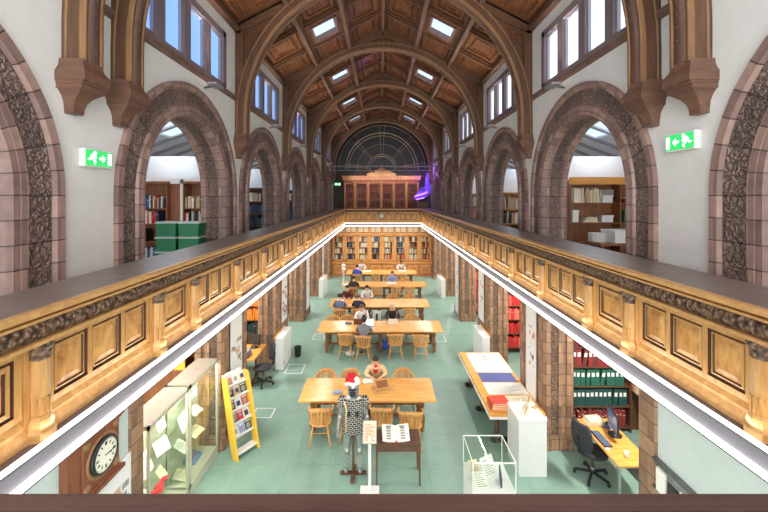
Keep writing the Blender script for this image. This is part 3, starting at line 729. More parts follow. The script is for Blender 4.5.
m = MB(); m.box(4.2, 6.05, 8.22, 8.27, 5.48, 5.62); m.box(4.2, 6.05, 8.17, 8.22, 5.58, 5.64); o = build('cornice_board', m, 'orange_wood'); tag(o, 'orange wooden cornice board along the top of the right upper shelf unit', 'cornice')
for k, (Y, xx) in enumerate(((12.2, 3.95), (16.1, 3.95), (20.0, 3.95))):
    wh = ['second', 'third', 'fourth'][k]
    upper('light wood bookcase seen through the %s full arch on the right upper gallery' % wh, (xx, Y, 3.55), 1.5, [.3, .78, 1.26], [
        (z, .42, ['cream', 'tan', 'brown', 'white'] if z > 1 else ['white', 'black', 'redpale', 'tan'], 'pale book on the %s shelf through the %s right upper arch' % (nm, wh), .035, .06, .03, 1.45) for z, nm in ((.3, 'lower'), (.78, 'middle'), (1.26, 'upper'))], 'bookcase_oak', 1.75)
# things on the right upper unit
def boxlid(name, label, cat, loc, rz, w, d, h, mat, lidmat=None, g=None):
    t = thing(name, label, cat, loc, rz, g)
    m = MB(); m.box(-w/2+.01, w/2-.01, -d/2+.01, d/2-.01, 0, h); build('body', m, mat, t, bevel=.006)
    m = MB(); m.box(-w/2, w/2, -d/2, d/2, h-.03, h+.012); build('lid', m, lidmat or mat, t, bevel=.005); return t
boxlid('storage_box', 'small white box at the middle of the top shelf, right upper gallery', 'box', (5.1, 8.45, 5.07), .1, .26, .24, .16, 'white_paint')
boxlid('storage_box', 'white box on the second shelf, right upper gallery', 'box', (5.12, 8.45, 4.63), -.1, .26, .24, .15, 'white_paint')
boxlid('storage_box', 'green box on the second shelf, far right of the upper gallery unit', 'box', (5.7, 8.45, 4.63), 0, .46, .26, .26, 'crate_green')
boxlid('storage_box', 'red and cream box above the green one on the right upper gallery', 'box', (5.72, 8.45, 5.07), 0, .4, .26, .12, 'cloth_red', 'paper_cream')
boxlid('storage_box', 'white tub at the left end of the second shelf, right upper gallery', 'box', (4.4, 8.45, 4.63), 0, .16, .2, .26, 'white_paint')
m = MB()
for i in range(4): m.box(-.16+.01*i, .16-.01*i, -.1, .1, .03*i, .03*i+.025, Matrix.Rotation(.1*i-.1, 4, 'Z'))
o = build('paper_pile', m, ['paper_cream'], loc=(4.75, 8.45, 4.63)); tag(o, 'pile of papers between tub and white box, right upper gallery', 'papers')
m = MB()
for i in range(5): m.box(-.14, .14, -.1, .1, .025*i, .025*i+.02, Matrix.Rotation(.12*i-.2, 4, 'Z'))
o = build('paper_pile', m, ['paper_print'], loc=(5.1, 8.42, 5.245)); tag(o, 'grey papers lying on the small white box, right upper gallery', 'papers')
t = boxlid('storage_box', 'large pale blue-white lidded box on a table behind the right handrail', 'box', (4.92, 7.55, 4.28), .05, .62, .45, .24, 'white_paint')
m = MB(); m.box(-.03, .03, -.245, -.225, .15, .2); build('clasp', m, 'iron', t)
t = thing('side_table', 'low table behind the right handrail carrying the large white box', 'table', (4.9, 7.6, 3.55))
m = MB(); m.box(-.55, .55, -.28, .28, .68, .73); build('table_top', m, 'shelf_brown', t)
for sx in (-1, 1):
    for sy in (-1, 1): m = MB(); m.box(sx*.5-.025, sx*.5+.025, sy*.23-.025, sy*.23+.025, 0, .68); build('leg', m, 'shelf_brown', t)
m = MB()
for i in range(9):
    m.box(-.15, .15, -.1, .1, .02*i, .02*i+.015, Matrix.Rotation(.25*math.sin(i*2), 4, 'Z'))
o = build('paper_pile', m, ['paper'], loc=(4.5, 7.68, 4.28)); tag(o, 'loose white papers left of the large white box', 'papers')
# green crates
def crate():
    t = thing('plastic_crate', 'x', 'crate'); 
    m = MB(); b = len(m.v)
    m.prism([(-.19, 0), (.19, 0), (.205, .265), (-.205, .265)], -.15, .15, 'Y'); build('tub', m, 'crate_green', t, bevel=.01)
    m = MB(); m.box(-.217, .217, -.165, .165, .257, .279); m.box(-.19, .19, -.14, .14, .279, .29); build('lid', m, 'crate_lid', t, bevel=.005)
    m = MB(); m.box(-.06, .06, -.165, -.15, .17, .2); build('handle', m, 'crate_green', t); return t
for c in range(2):
    for r_ in range(4):
        lab = 'green plastic crate, %s of the %s stack behind the left handrail' % (['lowest', 'second lowest', 'third up', 'topmost'][r_], ['left', 'right'][c])
        place('crate', crate, (-4.21+c*.445, 7.38, 3.55+r_*.291), 0, lab, 'stacked green crates')
m = MB(); m.box(-.03, .03, -.17, -.166, .1, .17); 
# wooden door and white frame, left upper gallery
m = MB(); m.box(-4.80, -4.5, 8.42, 8.5, 3.55, 5.55); struct('door_1', m, 'shelf_brown')
m = MB(); m.box(-4.55, -4.47, 8.38, 8.52, 3.55, 5.6); m.box(-4.95, -4.0, 8.38, 8.50, 5.5, 5.62); trim(m, 'white_paint')

# ---- exit signs
def exit_sign(label, loc, rz, flip=1):
    t = thing('exit_sign', label, 'exit sign', loc, rz)
    m = MB(); m.box(-.20, .20, 0, .07, -.1, .1); build('housing', m, 'white_plastic', t, bevel=.006)
    m = MB(); m.box(-.19, .19, -.006, 0, -.085, .085); build('face', m, 'exit_green', t)
    m = MB(); f = flip
    def q(poly): m.prism([(f*a*.86, c) for a, c in poly], -.010, -.006, 'Y')
    q([(.15, -.065), (.205, -.065), (.205, .065), (.15, .065)])              # doorway
    q([(-.0, -.012), (.055, -.012), (.055, -.04), (.10, 0), (.055, .04), (.055, .012), (0, .012)])   # arrow
    q([(-.125, .005), (-.06, .025), (-.05, .0), (-.105, -.02)]); q([(-.155, .02), (-.125, .045), (-.07, .04), (-.07, .022), (-.12, .025), (-.145, .005)])
    q([(-.10, -.01), (-.06, -.035), (-.075, -.07), (-.09, -.065), (-.08, -.04), (-.115, -.025)]); q([(-.125, .0), (-.165, -.03), (-.195, -.02), (-.19, -.008), (-.165, -.012), (-.135, .015)])
    m.lathe([(.001, -.002), (.02, -.002), (.02, .002), (.001, .002)], (0, 0, 0), 12, M=Matrix.Translation((f*-.065, -.008, .055)) @ Matrix.Rotation(PI/2, 4, 'X'))
    build('pictogram', m, 'exit_white', t); return t
exit_sign('green and white running man exit sign on the left wall', (XL+.07, 4.16, 5.63), PI/2, 1)
exit_sign('green and white arrow exit sign on the right wall', (XR-.07, 4.08, 5.81), -PI/2, -1)
exit_sign('small distant exit sign left of the upper end bookcase', (-3.25+.35, 24.6, 6.05), 0, 1)
exit_sign('small exit sign under the gallery near the far left corner', (-3.1, 19.0, 2.95), 0, 1)

# ---- fan window wall + upper bookcase
def fan():
    w = sempty('window_%d' % (1+sum(o.name.startswith('window_') for o in bpy.data.objects if o.parent is None)), (CX, 24.95, 7.1))
    m = MB(); m.prism([(3.0*math.cos(PI*i/40), 3.0*math.sin(PI*i/40)) for i in range(41)], 0, .03, 'Y'); build('pane', m, 'dark_glass', w)
    m = MB()
    def arc(r, t, n=36): m.tube([(r*math.cos(PI*i/n), -.03, r*math.sin(PI*i/n)) for i in range(n+1)], t, 6)
    arc(2.92, .014); arc(2.42, .03); arc(2.22, .022); arc(1.65, .012, 30); arc(.97, .025, 24); arc(.83, .03, 24)
    for a in (86.5, 93.5, 43, 48, 132, 137, 3, 8, 172, 177):
        a = math.radians(a); m.tube([(.97*math.cos(a), -.03, .97*math.sin(a)), (2.9*math.cos(a), -.03, 2.9*math.sin(a))], .015, 6)
    build('window_frame', m, 'gold_trim', w)
fan()
m = MB(); m.bar((XL, 22.95, 7.1), (XR, 22.95, 7.1), .05, .07)
for i in range(9): m.bar((XL+.3+i*.75, 22.95, 7.1), (XL+.3+i*.75, 22.95, 6.85), .03)
m.bar((XL, 22.95, 6.85), (XR, 22.95, 6.85), .04); trim(m, 'fascia_grey')
t = thing('glazed_bookcase', 'reddish glazed bookcase with pediment on the upper gallery under the fan window', 'bookcase', (-2.42, 24.2, 3.55))
Wd = 4.9
m = MB(); m.box(0, Wd, .4, .45, 0, 2.75); m.box(0, .06, 0, .4, 0, 2.75); m.box(Wd-.06, Wd, 0, .4, 0, 2.75); m.box(0, Wd, 0, .4, 0, .4); m.box(0, Wd, 0, .4, 2.6, 2.75); build('carcass', m, 'case_red_wood', t)
m = MB(); m.prism([(-.08, 2.75), (Wd+.08, 2.75), (Wd+.12, 2.98), (-.12, 2.98)], -.1, .4, 'Y'); m.box(-.15, Wd+.15, -.14, .4, 2.98, 3.03); build('cornice', m, 'bookcase_panel', t)
m = MB(); c = Wd/2
m.prism([(c-.9, 3.03), (c+.9, 3.03), (c+.9, 3.10), (c, 3.45), (c-.9, 3.10)], -.02, .1, 'Y'); m.bar((c-.95, -.04, 3.1), (c, -.04, 3.5), .14, .08, up=(0, 1, 0)); m.bar((c+.95, -.04, 3.1), (c, -.04, 3.5), .14, .08, up=(0, 1, 0)); m.lathe([(.05, 0), (.08, .06), (.03, .12), (.05, .2), (.01, .28)], (c, 0, 3.5), 8); build('pediment', m, 'bookcase_oak', t)
xs = [0, .75, 1.65, 2.45, 3.25, 4.05, Wd]
xs = [0, .72, 1.58, 2.44, 3.25, 4.08, Wd-.0]
for i, x in enumerate(xs):
    m = MB(); xc = min(max(x, .06), Wd-.06); m.lathe([(.07, .4), (.05, .5), (.05, 2.4), (.075, 2.5), (.075, 2.6)], (xc, -.03, 0), 8); build('column', m, 'bookcase_oak', t)
for i in range(6):
    a, b = xs[i]+.07, xs[i+1]-.07
    m = MB(); m.box(a, a+.06, -.01, .03, .42, 2.6); m.box(b-.06, b, -.01, .03, .42, 2.6); m.box(a, b, -.01, .03, 2.5, 2.6); m.box(a, b, -.01, .03, .42, .5); m.box(a, b, -.01, .02, 1.5, 1.53); d = build('door', m, 'case_red_wood', t)
    m = MB(); m.box(a+.05, b-.05, .005, .012, .48, 2.52); build('pane', m, 'glass', d)
    for z in (1.0, 1.5, 2.0): 
        m = MB(); m.box(a, b, .05, .4, z-.03, z); build('shelf', m, 'case_red_wood', t)
    for z in (1.0, 1.5, 2.0): book_row(Vector((-2.42+a, 24.26, 3.55)), 0, b-a, z, .4, .28, ['maroon', 'darkred', 'brown', 'maroon'], 'dark red book behind the glass of the upper end bookcase', 'books in the upper end bookcase', 'book', .05, .1, rnd=BR)
# small clock on the far gallery front
def clock(label, loc, rz, r, hands=(10, 10)):
    t = thing('wall_clock', label, 'clock', loc, rz)
    Mx = Matrix.Rotation(PI/2, 4, 'X')
    m = MB(); m.lathe([(r*1.16, 0), (r*1.16, .03), (r*1.02, .05), (r*1.0, .03)], (0, 0, 0), 32, M=Mx); build('rim', m, 'black_plastic', t)
    m = MB(); m.lathe([(r*1.01, .0), (r*1.01, .035)], (0, 0, 0), 32, M=Mx); f = build('dial', m, 'clock_face', t)
    m = MB()
    for h in range(12):
        a = h*PI/6; L = .12 if h % 3 else .17
        w_ = .03 if h % 3 else .06
        for dx in ((-1, 0, 1) if h in (3, 8, 12, 0) else (-.6, .6)):
            o_ = dx*w_*r*1.1
            m.bar((r*.62*math.sin(a)+o_*math.cos(a), -.038, r*.62*math.cos(a)-o_*math.sin(a)), (r*(.68+L)*math.sin(a)+o_*math.cos(a), -.038, r*(.68+L)*math.cos(a)-o_*math.sin(a)), r*.04, .003, up=(0, 1, 0))
    for k in range(60):
        a = k*PI/30; m.bar((r*.92*math.sin(a), -.038, r*.92*math.cos(a)), (r*.96*math.sin(a), -.038, r*.96*math.cos(a)), r*.012, .003, up=(0, 1, 0))
    build('numerals', m, 'black_plastic', f)
    for L, w_, a in ((.5, .06, hands[0]/12*2*PI+hands[1]/60*PI/6), (.78, .035, hands[1]/60*2*PI)):
        m = MB(); m.bar((-.1*r*math.sin(a), -.042, -.1*r*math.cos(a)), (L*r*math.sin(a), -.042, L*r*math.cos(a)), w_*r, .003, up=(0, 1, 0)); build('hand', m, 'black_plastic', t)
    return t
clock('small round white clock on the far gallery front', (.05, YF+.07, 4.05), 0, .13)
# pendulum clock on left wall
t = thing('clock_case', 'carved dark wood clock case on the lower left wall by the glass cases', 'clock case', (XL+.0, 4.17, 2.3), PI/2)
m = MB(); m.box(-.27, .27, -.10, 0, -.30, .30)
build('case', m, 'clock_wood', t, bevel=.01)
m = MB(); m.box(-.30, .31, -.14, 0, .30, .345); m.box(-.28, .29, -.12, 0, .27, .30); build('cornice', m, 'clock_wood', t, bevel=.006)
m = MB(); m.box(-.30, .31, -.15, 0, -.345, -.30); m.box(-.27, .28, -.125, 0, -.30, -.28); build('ledge', m, 'clock_wood', t, bevel=.006)
m = MB(); m.box(-.45, -.27, -.08, 0, -.75, .28); m.box(-.41, -.31, -.086, -.08, -.3, -.02); build('side_panel', m, 'clock_wood', t, bevel=.008)
m = MB(); Mx = Matrix.Rotation(PI/2, 4, 'X')
m.lathe([(.238, .09), (.238, .112), (.222, .122), (.212, .112)], (0, 0, 0), 36, M=Mx)
for sx in (-1, 1):
    for sz in (-1, 1): m.lathe([(.05, .09), (.05, .108), (.02, .115)], (sx*.215, sz*-.235, 0), 10, M=Matrix.Rotation(PI/2, 4, 'X'))
build('carved_ring', m, 'rib_edge', t)
clock('large round white clock dial with dark numerals in the carved wall case', (XL+.105, 4.17, 2.3), PI/2, .172, (3, 15))

# ---- lower far bookcase
t = thing('glazed_bookcase', 'long oak bookcase with eight glazed doors along the far end of the hall', 'bookcase', (XL+.02, 24.45, 0))
Wd = 6.56
m = MB(); m.box(0, Wd, .5, .6, 0, 3.4); m.box(0, Wd, 0, .5, 2.72, 2.8); m.box(0, Wd, .02, .5, 3.3, 3.4)
for i in range(9): m.box(i*Wd/8-.05 if i else 0, i*Wd/8+.05 if i < 8 else Wd, .0, .5, 0, 3.3)
build('carcass', m, 'bookcase_oak', t)
m = MB(); m.box(-.02, Wd+.02, -.22, .5, .88, .95); m.box(0, Wd, -.18, .5, .8, .88); build('counter', m, 'bookcase_oak', t)
m = MB(); m.box(0, Wd, -.16, .0, 0, .1); m.box(0, Wd, -.13, 0, .1, .8); build('base', m, 'bookcase_panel', t)
m = MB(); m.prism([(2.76, -.0), (2.72, -.1), (2.84, -.1), (2.84, .0)][::-1], 0, Wd, 'X', M=Matrix(((1, 0, 0, 0), (0, 0, 1, 0), (0, 1, 0, 0), (0, 0, 0, 1)))); build('cornice', m, 'bookcase_oak', t)
for i in range(8):
    a, b = i*Wd/8+.06, (i+1)*Wd/8-.06
    m = MB(); m.box(a, a+.08, -.03, .02, .97, 2.70); m.box(b-.08, b, -.03, .02, .97, 2.70); m.box(a, b, -.03, .02, 2.60, 2.70); m.box(a, b, -.03, .02, .97, 1.07); d = build('door', m, 'bookcase_oak', t)
    m = MB(); m.box(a+.07, b-.07, .0, .008, 1.05, 2.62); build('pane', m, 'glass', d)
    for z in (1.08, 1.48, 1.88, 2.26):
        if z > 1.1: m = MB(); m.box(a, b, .06, .5, z-.025, z); build('shelf', m, 'bookcase_oak', t)
        book_row(Vector((XL+.02+a+.04, 24.51, 0)), 0, b-a-.08, z, .33, .3, BR.choice([['white', 'tan', 'cream', 'brown'], ['navy', 'black', 'white', 'blue', 'tan'], ['brown', 'redpale', 'cream', 'maroon'], ['tan', 'white', 'black', 'brown']]), 'small book behind a glazed door of the far lower bookcase', 'books in the far lower bookcase', 'book', .045, .09, rnd=BR)
    m = MB(); m.box(a+.05, b-.05, -.16, -.13, .2, .72); m.cm = 1; m.box(a+.15, b-.15, -.168, -.16, .3, .62); dd = build('cupboard_door', m, ['bookcase_oak', 'bookcase_panel'], t)
    m = MB(); m.ell(((a+b)/2+.22, -.18, .46), .018, 8, 5); build('knob', m, 'gold_trim', dd)
    for k in range(2):
        xa = a+(b-a)*k/2+.02; m = MB(); m.cm = 0; m.box(xa-.01, xa+.33, .0, .06, 2.86, 3.29); m.cm = 1; m.box(xa+.02, xa+.30, -.012, .0, 2.90, 3.25); build('frieze_panel', m, ['bookcase_oak', 'cream_panel'], t)

# ================================================================ furniture
def oak_table(label, x0, x1, y0, y1, z=.75, n=2):
    t = thing('library_table', label, 'table', ((x0+x1)/2, (y0+y1)/2, 0), 0, 'long oak reading tables'); w, d = (x1-x0)/2, (y1-y0)/2
    m = MB(); 
    k = 4
    for i in range(k): m.box(-w, w, -d+2*d*i/k+.001, -d+2*d*(i+1)/k-.001, z-.04, z)
    build('table_top', m, 'table_top', t, bevel=.003)
    m = MB(); m.box(-w+.25, w-.25, -d+.12, -d+.15, z-.15, z-.04); m.box(-w+.25, w-.25, d-.15, d-.12, z-.15, z-.04); m.box(-w+.25, -w+.28, -d+.12, d-.12, z-.15, z-.04); m.box(w-.28, w-.25, -d+.12, d-.12, z-.15, z-.04); build('apron', m, 'table_leg', t)
    prof = [(.045, 0), (.06, .04), (.04, .07), (.05, .12), (.065, .2), (.075, .28), (.055, .36), (.035, .4), (.045, .43), (.035, .46), (.05, .52), (.045, .60), (.045, z-.04)]
    for sx in [-1+2*i/(n-1) for i in range(n)]:
        for sy in (-1, 1):
            m = MB(); m.lathe(prof, (0, 0, 0), 12); m.box(-.05, .05, -.05, .05, .1, .18); m.box(-.05, .05, -.05, .05, z-.17, z-.04); build('leg', m, 'table_leg', t, (sx*(w-.3), sy*(d-.16), 0))
        m = MB(); m.box(sx*(w-.3)-.03, sx*(w-.3)+.03, -d+.16, d-.16, .12, .17); build('stretcher', m, 'table_leg', t)
    m = MB(); m.box(-w+.3, w-.3, -.03, .03, .12, .16); build('stretcher', m, 'table_leg', t)
    return t
oak_table('nearest long oak table, behind the armoured figure', -1.81, 1.21, 8.07, 9.1)
oak_table('second long oak table from the viewer, with two laptops', -2.12, 2.08, 12.24, 13.33, n=3)
oak_table('third long oak table, with two people seated with their backs to the viewer', -2.14, 2.0, 15.0, 16.2, n=3)
oak_table('fourth long oak table, where someone in pale blue reads', -1.95, 2.28, 18.4, 19.5, n=3)
oak_table('farthest long oak table, in front of the end bookcase', -2.04, 2.08, 21.4, 22.65, n=3)

def chair():
    """low-backed Windsor armchair, faces +y"""
    t = thing('windsor_chair', 'x', 'chair')
    m = MB(); m.lathe([(.20, -.02), (.235, -.015), (.24, .0), (.22, .012), (.12, .004)], (0, 0, .45), 20, 1, .92); build('seat', m, 'chair_wood', t)
    arc = []
    for i in range(15):
        a = PI*(1.5)+math.radians(-112+224*i/14); r = .255 if 2 < i < 12 else .262
        arc.append((r*math.cos(a), r*math.sin(a)*.95-.02 if True else 0, .735+.075*math.exp(-((i-7)/3.2)**2)))
    m = MB(); m.tube(arc, [.018+.012*math.exp(-((i-7)/4)**2) for i in range(15)], 8)
    for i in range(3, 12): 
        p = arc[i]; q = arc[i+1] if i < 11 else None
    for i in range(4, 10):
        m.bar((arc[i][0], arc[i][1], arc[i][2]+.0), (arc[i+1][0], arc[i+1][1], arc[i+1][2]), .026, .09)
    build('top_rail', m, 'chair_wood', t)
    for i in (1, 2, 3, 4, 5.2, 6.4, 7.6, 8.8, 10, 11, 12, 13):
        i0 = int(i); p = tuple(arc[i0][k]+(arc[i0+1][k]-arc[i0][k])*(i-i0) for k in range(3)); a = math.atan2(p[1], p[0]); q = (.205*math.cos(a), .19*math.sin(a), .45)
        m = MB(); ww = .05 if 3 < i < 10.5 else .022
        m.bar(q, (p[0], p[1], p[2]-.01), ww, .012, up=(math.cos(a), math.sin(a), 0)) ; build('spindle', m, 'chair_wood', t)
    for sx in (-1, 1):
        for sy in (-1, 1):
            m = MB(); p = (sx*.14, sy*.13, .44); q = (sx*.225, sy*.215, 0)
            pts = [tuple(p[k]+(q[k]-p[k])*f for k in range(3)) for f in (0, .2, .45, .5, .55, .8, 1)]
            m.tube(pts, [.016, .02, .024, .017, .023, .016, .012], 8); build('leg', m, 'chair_wood', t)
        m = MB(); m.tube([(sx*.19, -.18, .17), (sx*.19, 0, .175), (sx*.19, .18, .17)], [.009, .014, .009], 6); build('stretcher', m, 'chair_wood', t)
    m = MB(); m.tube([(-.19, 0, .175), (.19, 0, .175)], .011, 6); build('stretcher', m, 'chair_wood', t)
    return t
G = 'wooden Windsor chairs at the reading tables'
def ch(x, y, rz, lab): return place('chair', chair, (x, y, 0), rz, lab, G)
ch(-1.28, 7.86, .06, 'Windsor chair at the near table, left of the armoured figure')
ch(-.66, 7.98, 0, 'Windsor chair at the near table, mostly hidden behind the armoured figure')
ch(.02, 7.88, -.04, 'Windsor chair at the near table between the armoured figure and the book stand')
ch(.62, 7.74, -.08, 'Windsor chair at the near table directly behind the small table with the open book')
ch(-1.38, 9.16, PI, 'leftmost Windsor chair on the far side of the near table')
ch(-.76, 9.16, PI-.05, 'Windsor chair on the far side of the near table beside the person in cream')
ch(-.10, 9.42, PI, 'Windsor chair the person in the cream jacket sits on')
ch(.56, 9.18, PI+.05, 'rightmost Windsor chair on the far side of the near table')
ch(-1.14, 12.05, .05, 'Windsor chair left of the person in grey plaid at the second table')
ch(-.56, 11.86, -.1, 'Windsor chair the person in grey plaid sits on')
ch(.47, 12.02, 0, 'Windsor chair at the middle of the near side of the second table')
ch(1.28, 11.95, -.1, 'rightmost Windsor chair on the near side of the second table')
ch(-1.75, 13.42, PI, 'leftmost Windsor chair on the far side of the second table')
ch(-1.25, 13.45, PI, 'Windsor chair next to the leftmost on the far side of the second table')
ch(-.70, 13.72, PI, 'Windsor chair of the person in the pale jacket at the second table')
ch(.42, 13.75, PI, 'Windsor chair of the blond person at the second table')
ch(1.12, 13.5, PI, 'rightmost Windsor chair on the far side of the second table')
ch(-1.66, 14.7, .0, 'Windsor chair of the person in slate blue at the third table')
ch(-.90, 14.7, .0, 'Windsor chair of the person in navy at the third table')
ch(1.12, 14.75, .0, 'empty Windsor chair on the near side of the third table')
ch(-1.5, 16.6, PI, 'Windsor chair of the person in maroon at the far side of the third table')
ch(-.62, 16.6, PI, 'Windsor chair of the person in white at the far side of the third table')
ch(.5, 16.35, PI, 'empty Windsor chair right of centre on the far side of the third table')
ch(1.25, 16.35, PI, 'rightmost Windsor chair on the far side of the third table')
ch(-1.35, 18.1, 0, 'Windsor chair of the person in black at the fourth table')
ch(-.2, 18.15, 0, 'empty Windsor chair left of centre on the near side of the fourth table')
ch(.75, 18.15, 0, 'empty Windsor chair right of centre on the near side of the fourth table')
ch(1.4, 18.15, 0, 'rightmost Windsor chair on the near side of the fourth table')
ch(.6, 19.9, PI, 'Windsor chair of the reader in pale blue at the fourth table')
ch(1.3, 19.7, PI, 'rightmost Windsor chair on the far side of the fourth table')
ch(-1.37, 21.1, 0, 'Windsor chair of the person in bright blue at the farthest table')
ch(-.3, 21.2, 0, 'Windsor chair left of centre on the near side of the farthest table')
ch(.4, 21.2, 0, 'Windsor chair right of centre on the near side of the farthest table')
ch(1.2, 21.2, 0, 'rightmost Windsor chair on the near side of the farthest table')
ch(-1.2, 23.05, PI, 'Windsor chair of the person in white, left, against the end bookcase')
ch(1.25, 23.05, PI, 'Windsor chair of the person in white, right, against the end bookcase')

# glass display cases, left
def display_case(label, y0, y1, seed):
    rr = random.Random(seed); x0, x1 = XL-.50, XL-.06; h = 1.93; w, d = y1-y0, x1-x0
    t = thing('display_case', label, 'display case', (x1, y0, 0), PI/2)      # local x along world Y, y away from the nave
    m = MB(); m.box(0, w, 0, d, 0, .16); m.box(0, w, d-.02, d, .16, h-.04); build('base', m, 'case_metal', t)
    m = MB()
    for xx in (0, w-.035):
        for yy in (0, d-.035): m.box(xx, xx+.035, yy, yy+.035, .16, h)
    m.box(0, w, 0, .035, .16, .2); m.box(0, w, 0, .035, h-.06, h); m.box(0, .035, 0, d, h-.06, h); m.box(w-.035, w, 0, d, h-.06, h)
    build('frame', m, 'case_metal', t)
    m = MB(); m.box(.02, w-.02, .02, d-.02, h-.02, h+.005); build('top', m, 'case_top', t)
    m = MB(); m.box(.035, w-.035, .01, .016, .2, h-.06); build('front_pane', m, 'case_glass', t)
    m = MB(); m.box(.01, .016, .035, d-.035, .2, h-.06); build('side_pane', m, 'case_glass', t)
    for z in (.62, 1.02, 1.42):
        m = MB(); m.box(.04, w-.04, .04, d-.03, z-.008, z); build('glass_shelf', m, 'case_glass', t)
    m = MB(); m.box(.05, w-.05, .06, .09, h-.09, h-.06); build('strip_light', m, 'led_soft', t)
    M0 = Matrix.Translation((x1, y0, 0)) @ Matrix.Rotation(PI/2, 4, 'Z')
    return t, M0, w, d
tA, MA, wA, dA = display_case('nearer tall glass display case by the left wall', 5.26, 6.36, 1)
tB, MBb, wB, dB = display_case('farther tall glass display case, next to the magazine stand', 6.42, 7.5, 2)
def leaf(name, label, cat, M0, x, y, z, w, h, tilt, rz, mat, thick=.012, printed=False, g=None):
    p = M0 @ Vector((x, y, z)); o_rz = M0.to_euler().z+rz
    m = MB(); T = Matrix.Rotation(-tilt, 4, 'X') 
    m.box(-w/2, w/2, 0, thick, 0, h, T)
    mats = [mat]
    if printed:
        if printed == 'mag':
            mats += ['paper', 'paper_print', 'cover_navy']; q_ = R.random(); m.cm = 1; m.box(-w*.42, w*.42, -.003, 0, h*.82, h*.93, T); m.cm = R.choice([2, 3]); m.box(-w*.36+.03*q_, w*.30, -.003, 0, h*(.2+.2*q_), h*.7, T); m.cm = 1; m.box(-w*.3, w*(.1+.2*q_), -.003, 0, h*.06, h*.12, T)
            o = build(name, m, mats, loc=p, rotz=o_rz); return tag(o, label, cat, g)
        m.cm = 1; mats.append('paper_print')
        for k in range(int(h/.03)-1): m.box(-w*.38, w*(.38-.1*((k*7) % 3)), -.002, 0, .025+k*.03, .034+k*.03, T)
    o = build(name, m, mats, loc=p, rotz=o_rz); return tag(o, label, cat, g)
it = [(.30, .2, 1.02, .34, .30, .35, .1, 'paper', 'large white square page propped in the middle of the nearer glass case', True), (.75, .24, 1.42, .2, .26, .3, 0, 'paper_cream', 'cream page on the top shelf of the nearer glass case', True), (.8, .25, 1.02, .26, .22, .5, -.3, 'paper', 'white page at the right of the middle shelf, nearer glass case', True),
      (.4, .3, .62, .26, .2, 1.3, .2, 'paper', 'white open booklet lying on the lower shelf, nearer glass case', True), (.78, .22, .62, .2, .2, .6, .2, 'paper_cream', 'cream leaflet on the lower shelf of the nearer glass case', True), (.3, .2, .17, .3, .26, 1.2, 0, 'paper', 'white sheet on the floor of the nearer glass case', True), (.75, .2, .17, .24, .2, 1.3, .3, 'paper_cream', 'framed cream sheet on the floor of the nearer glass case', True), (.15, .25, 1.42, .16, .2, .3, 0, 'paper_cream', 'small cream card at the left of the top shelf, nearer glass case', False)]
for x, y, z, w, h, ti, rz, mt, lb, pr in it: leaf('document', lb, 'document', MA, x, y, z+.002, w, h, ti, rz, mt, printed=pr)
m = MB()
for k in range(9): m.ell((.15*math.cos(k*.7)*.8+.02*k-.1, .04*math.sin(k*1.9), .03+.012*(k % 3)), (.07, .05, .03), 8, 5)
o = build('red_cloth', m, ['cloth_red'], loc=MA @ Vector((.52, .16, .625)), rotz=PI/2); tag(o, 'crumpled red cloth under a booklet in the nearer glass case', 'cloth')
it = [(.25, .2, 1.02, .3, .28, .35, .1, 'paper', 'white square page propped on the middle shelf of the farther glass case', True), (.6, .24, 1.42, .2, .26, .3, 0, 'paper', 'white page on the top shelf of the farther glass case', True), (.75, .22, 1.02, .24, .2, 1.1, -.2, 'paper_cream', 'open cream book on the middle shelf of the farther glass case', True), (.3, .22, .62, .26, .24, .9, .2, 'paper', 'white page on the lower shelf of the farther glass case', True),
      (.75, .2, .62, .3, .22, 1.2, -.15, 'paper_cream', 'large open cream book on the lower shelf of the farther glass case', True), (.7, .2, .17, .34, .26, 1.3, 0, 'screen_blue', 'dark framed sheet on the floor of the farther glass case', False), (.25, .2, .17, .26, .22, 1.2, .2, 'paper_cream', 'cream sheet on the floor of the farther glass case', True)]
for x, y, z, w, h, ti, rz, mt, lb, pr in it: leaf('document', lb, 'document', MBb, x, y, z+.002, w, h, ti, rz, mt, printed=pr)
# bright yellow banner behind the cases
m = MB(); m.box(0, .9, 0, .02, 0, .5); o = build('yellow_panel', m, 'yellow_wood', loc=(-5.1, 7.92, 1.5)); tag(o, 'yellow panel glimpsed above the nearer glass case', 'panel')
m = MB(); m.box(0, .95, .02, .3, 0, 1.5); o = build('cupboard', m, 'shelf_brown', loc=(-5.12, 7.86, 0), bevel=.01); tag(o, 'low brown cupboard behind the glass cases', 'cupboard')

# magazine stand: faces the nave (local -y = towards viewer's right)
t = thing('magazine_stand', 'yellow wooden magazine rack with sloping tiers on the green floor, left', 'magazine rack', (-2.80, 7.56, 0), math.radians(56))
Wm = .5
def rack_x(z): return .42*(z/1.5)**.8      # leans back (+y)
for sx in (-1, 1):
    poly = []
    zs_ = [i*1.5/10 for i in range(11)]
    for z in zs_: poly.append((-.17+rack_x(z)*.9-.04*math.sin(PI*z/1.5), z))
    for z in zs_[::-1]: poly.append((-.03+rack_x(z)*.9+(.22*(1-z/1.5))*0+.02, z))
    m = MB(); m.prism(poly, sx*Wm/2-.02, sx*Wm/2+.02, 'X'); build('side_panel', m, 'yellow_wood', t, bevel=.004)
slots = []
for k in range(5):
    z = .35+k*.24; yy = -.12+rack_x(z)*.9
    m = MB(); m.box(-Wm/2+.02, Wm/2-.02, yy, yy+.12, z, z+.015); m.box(-Wm/2+.02, Wm/2-.02, yy-.0, yy+.01, z, z+.05); m.bar((0, yy+.1, z), (0, yy+.22, z+.22), Wm-.05, .01, up=(0, -1, .5)); build('tier', m, 'white_plastic', t); slots.append((z+.017, yy+.03))
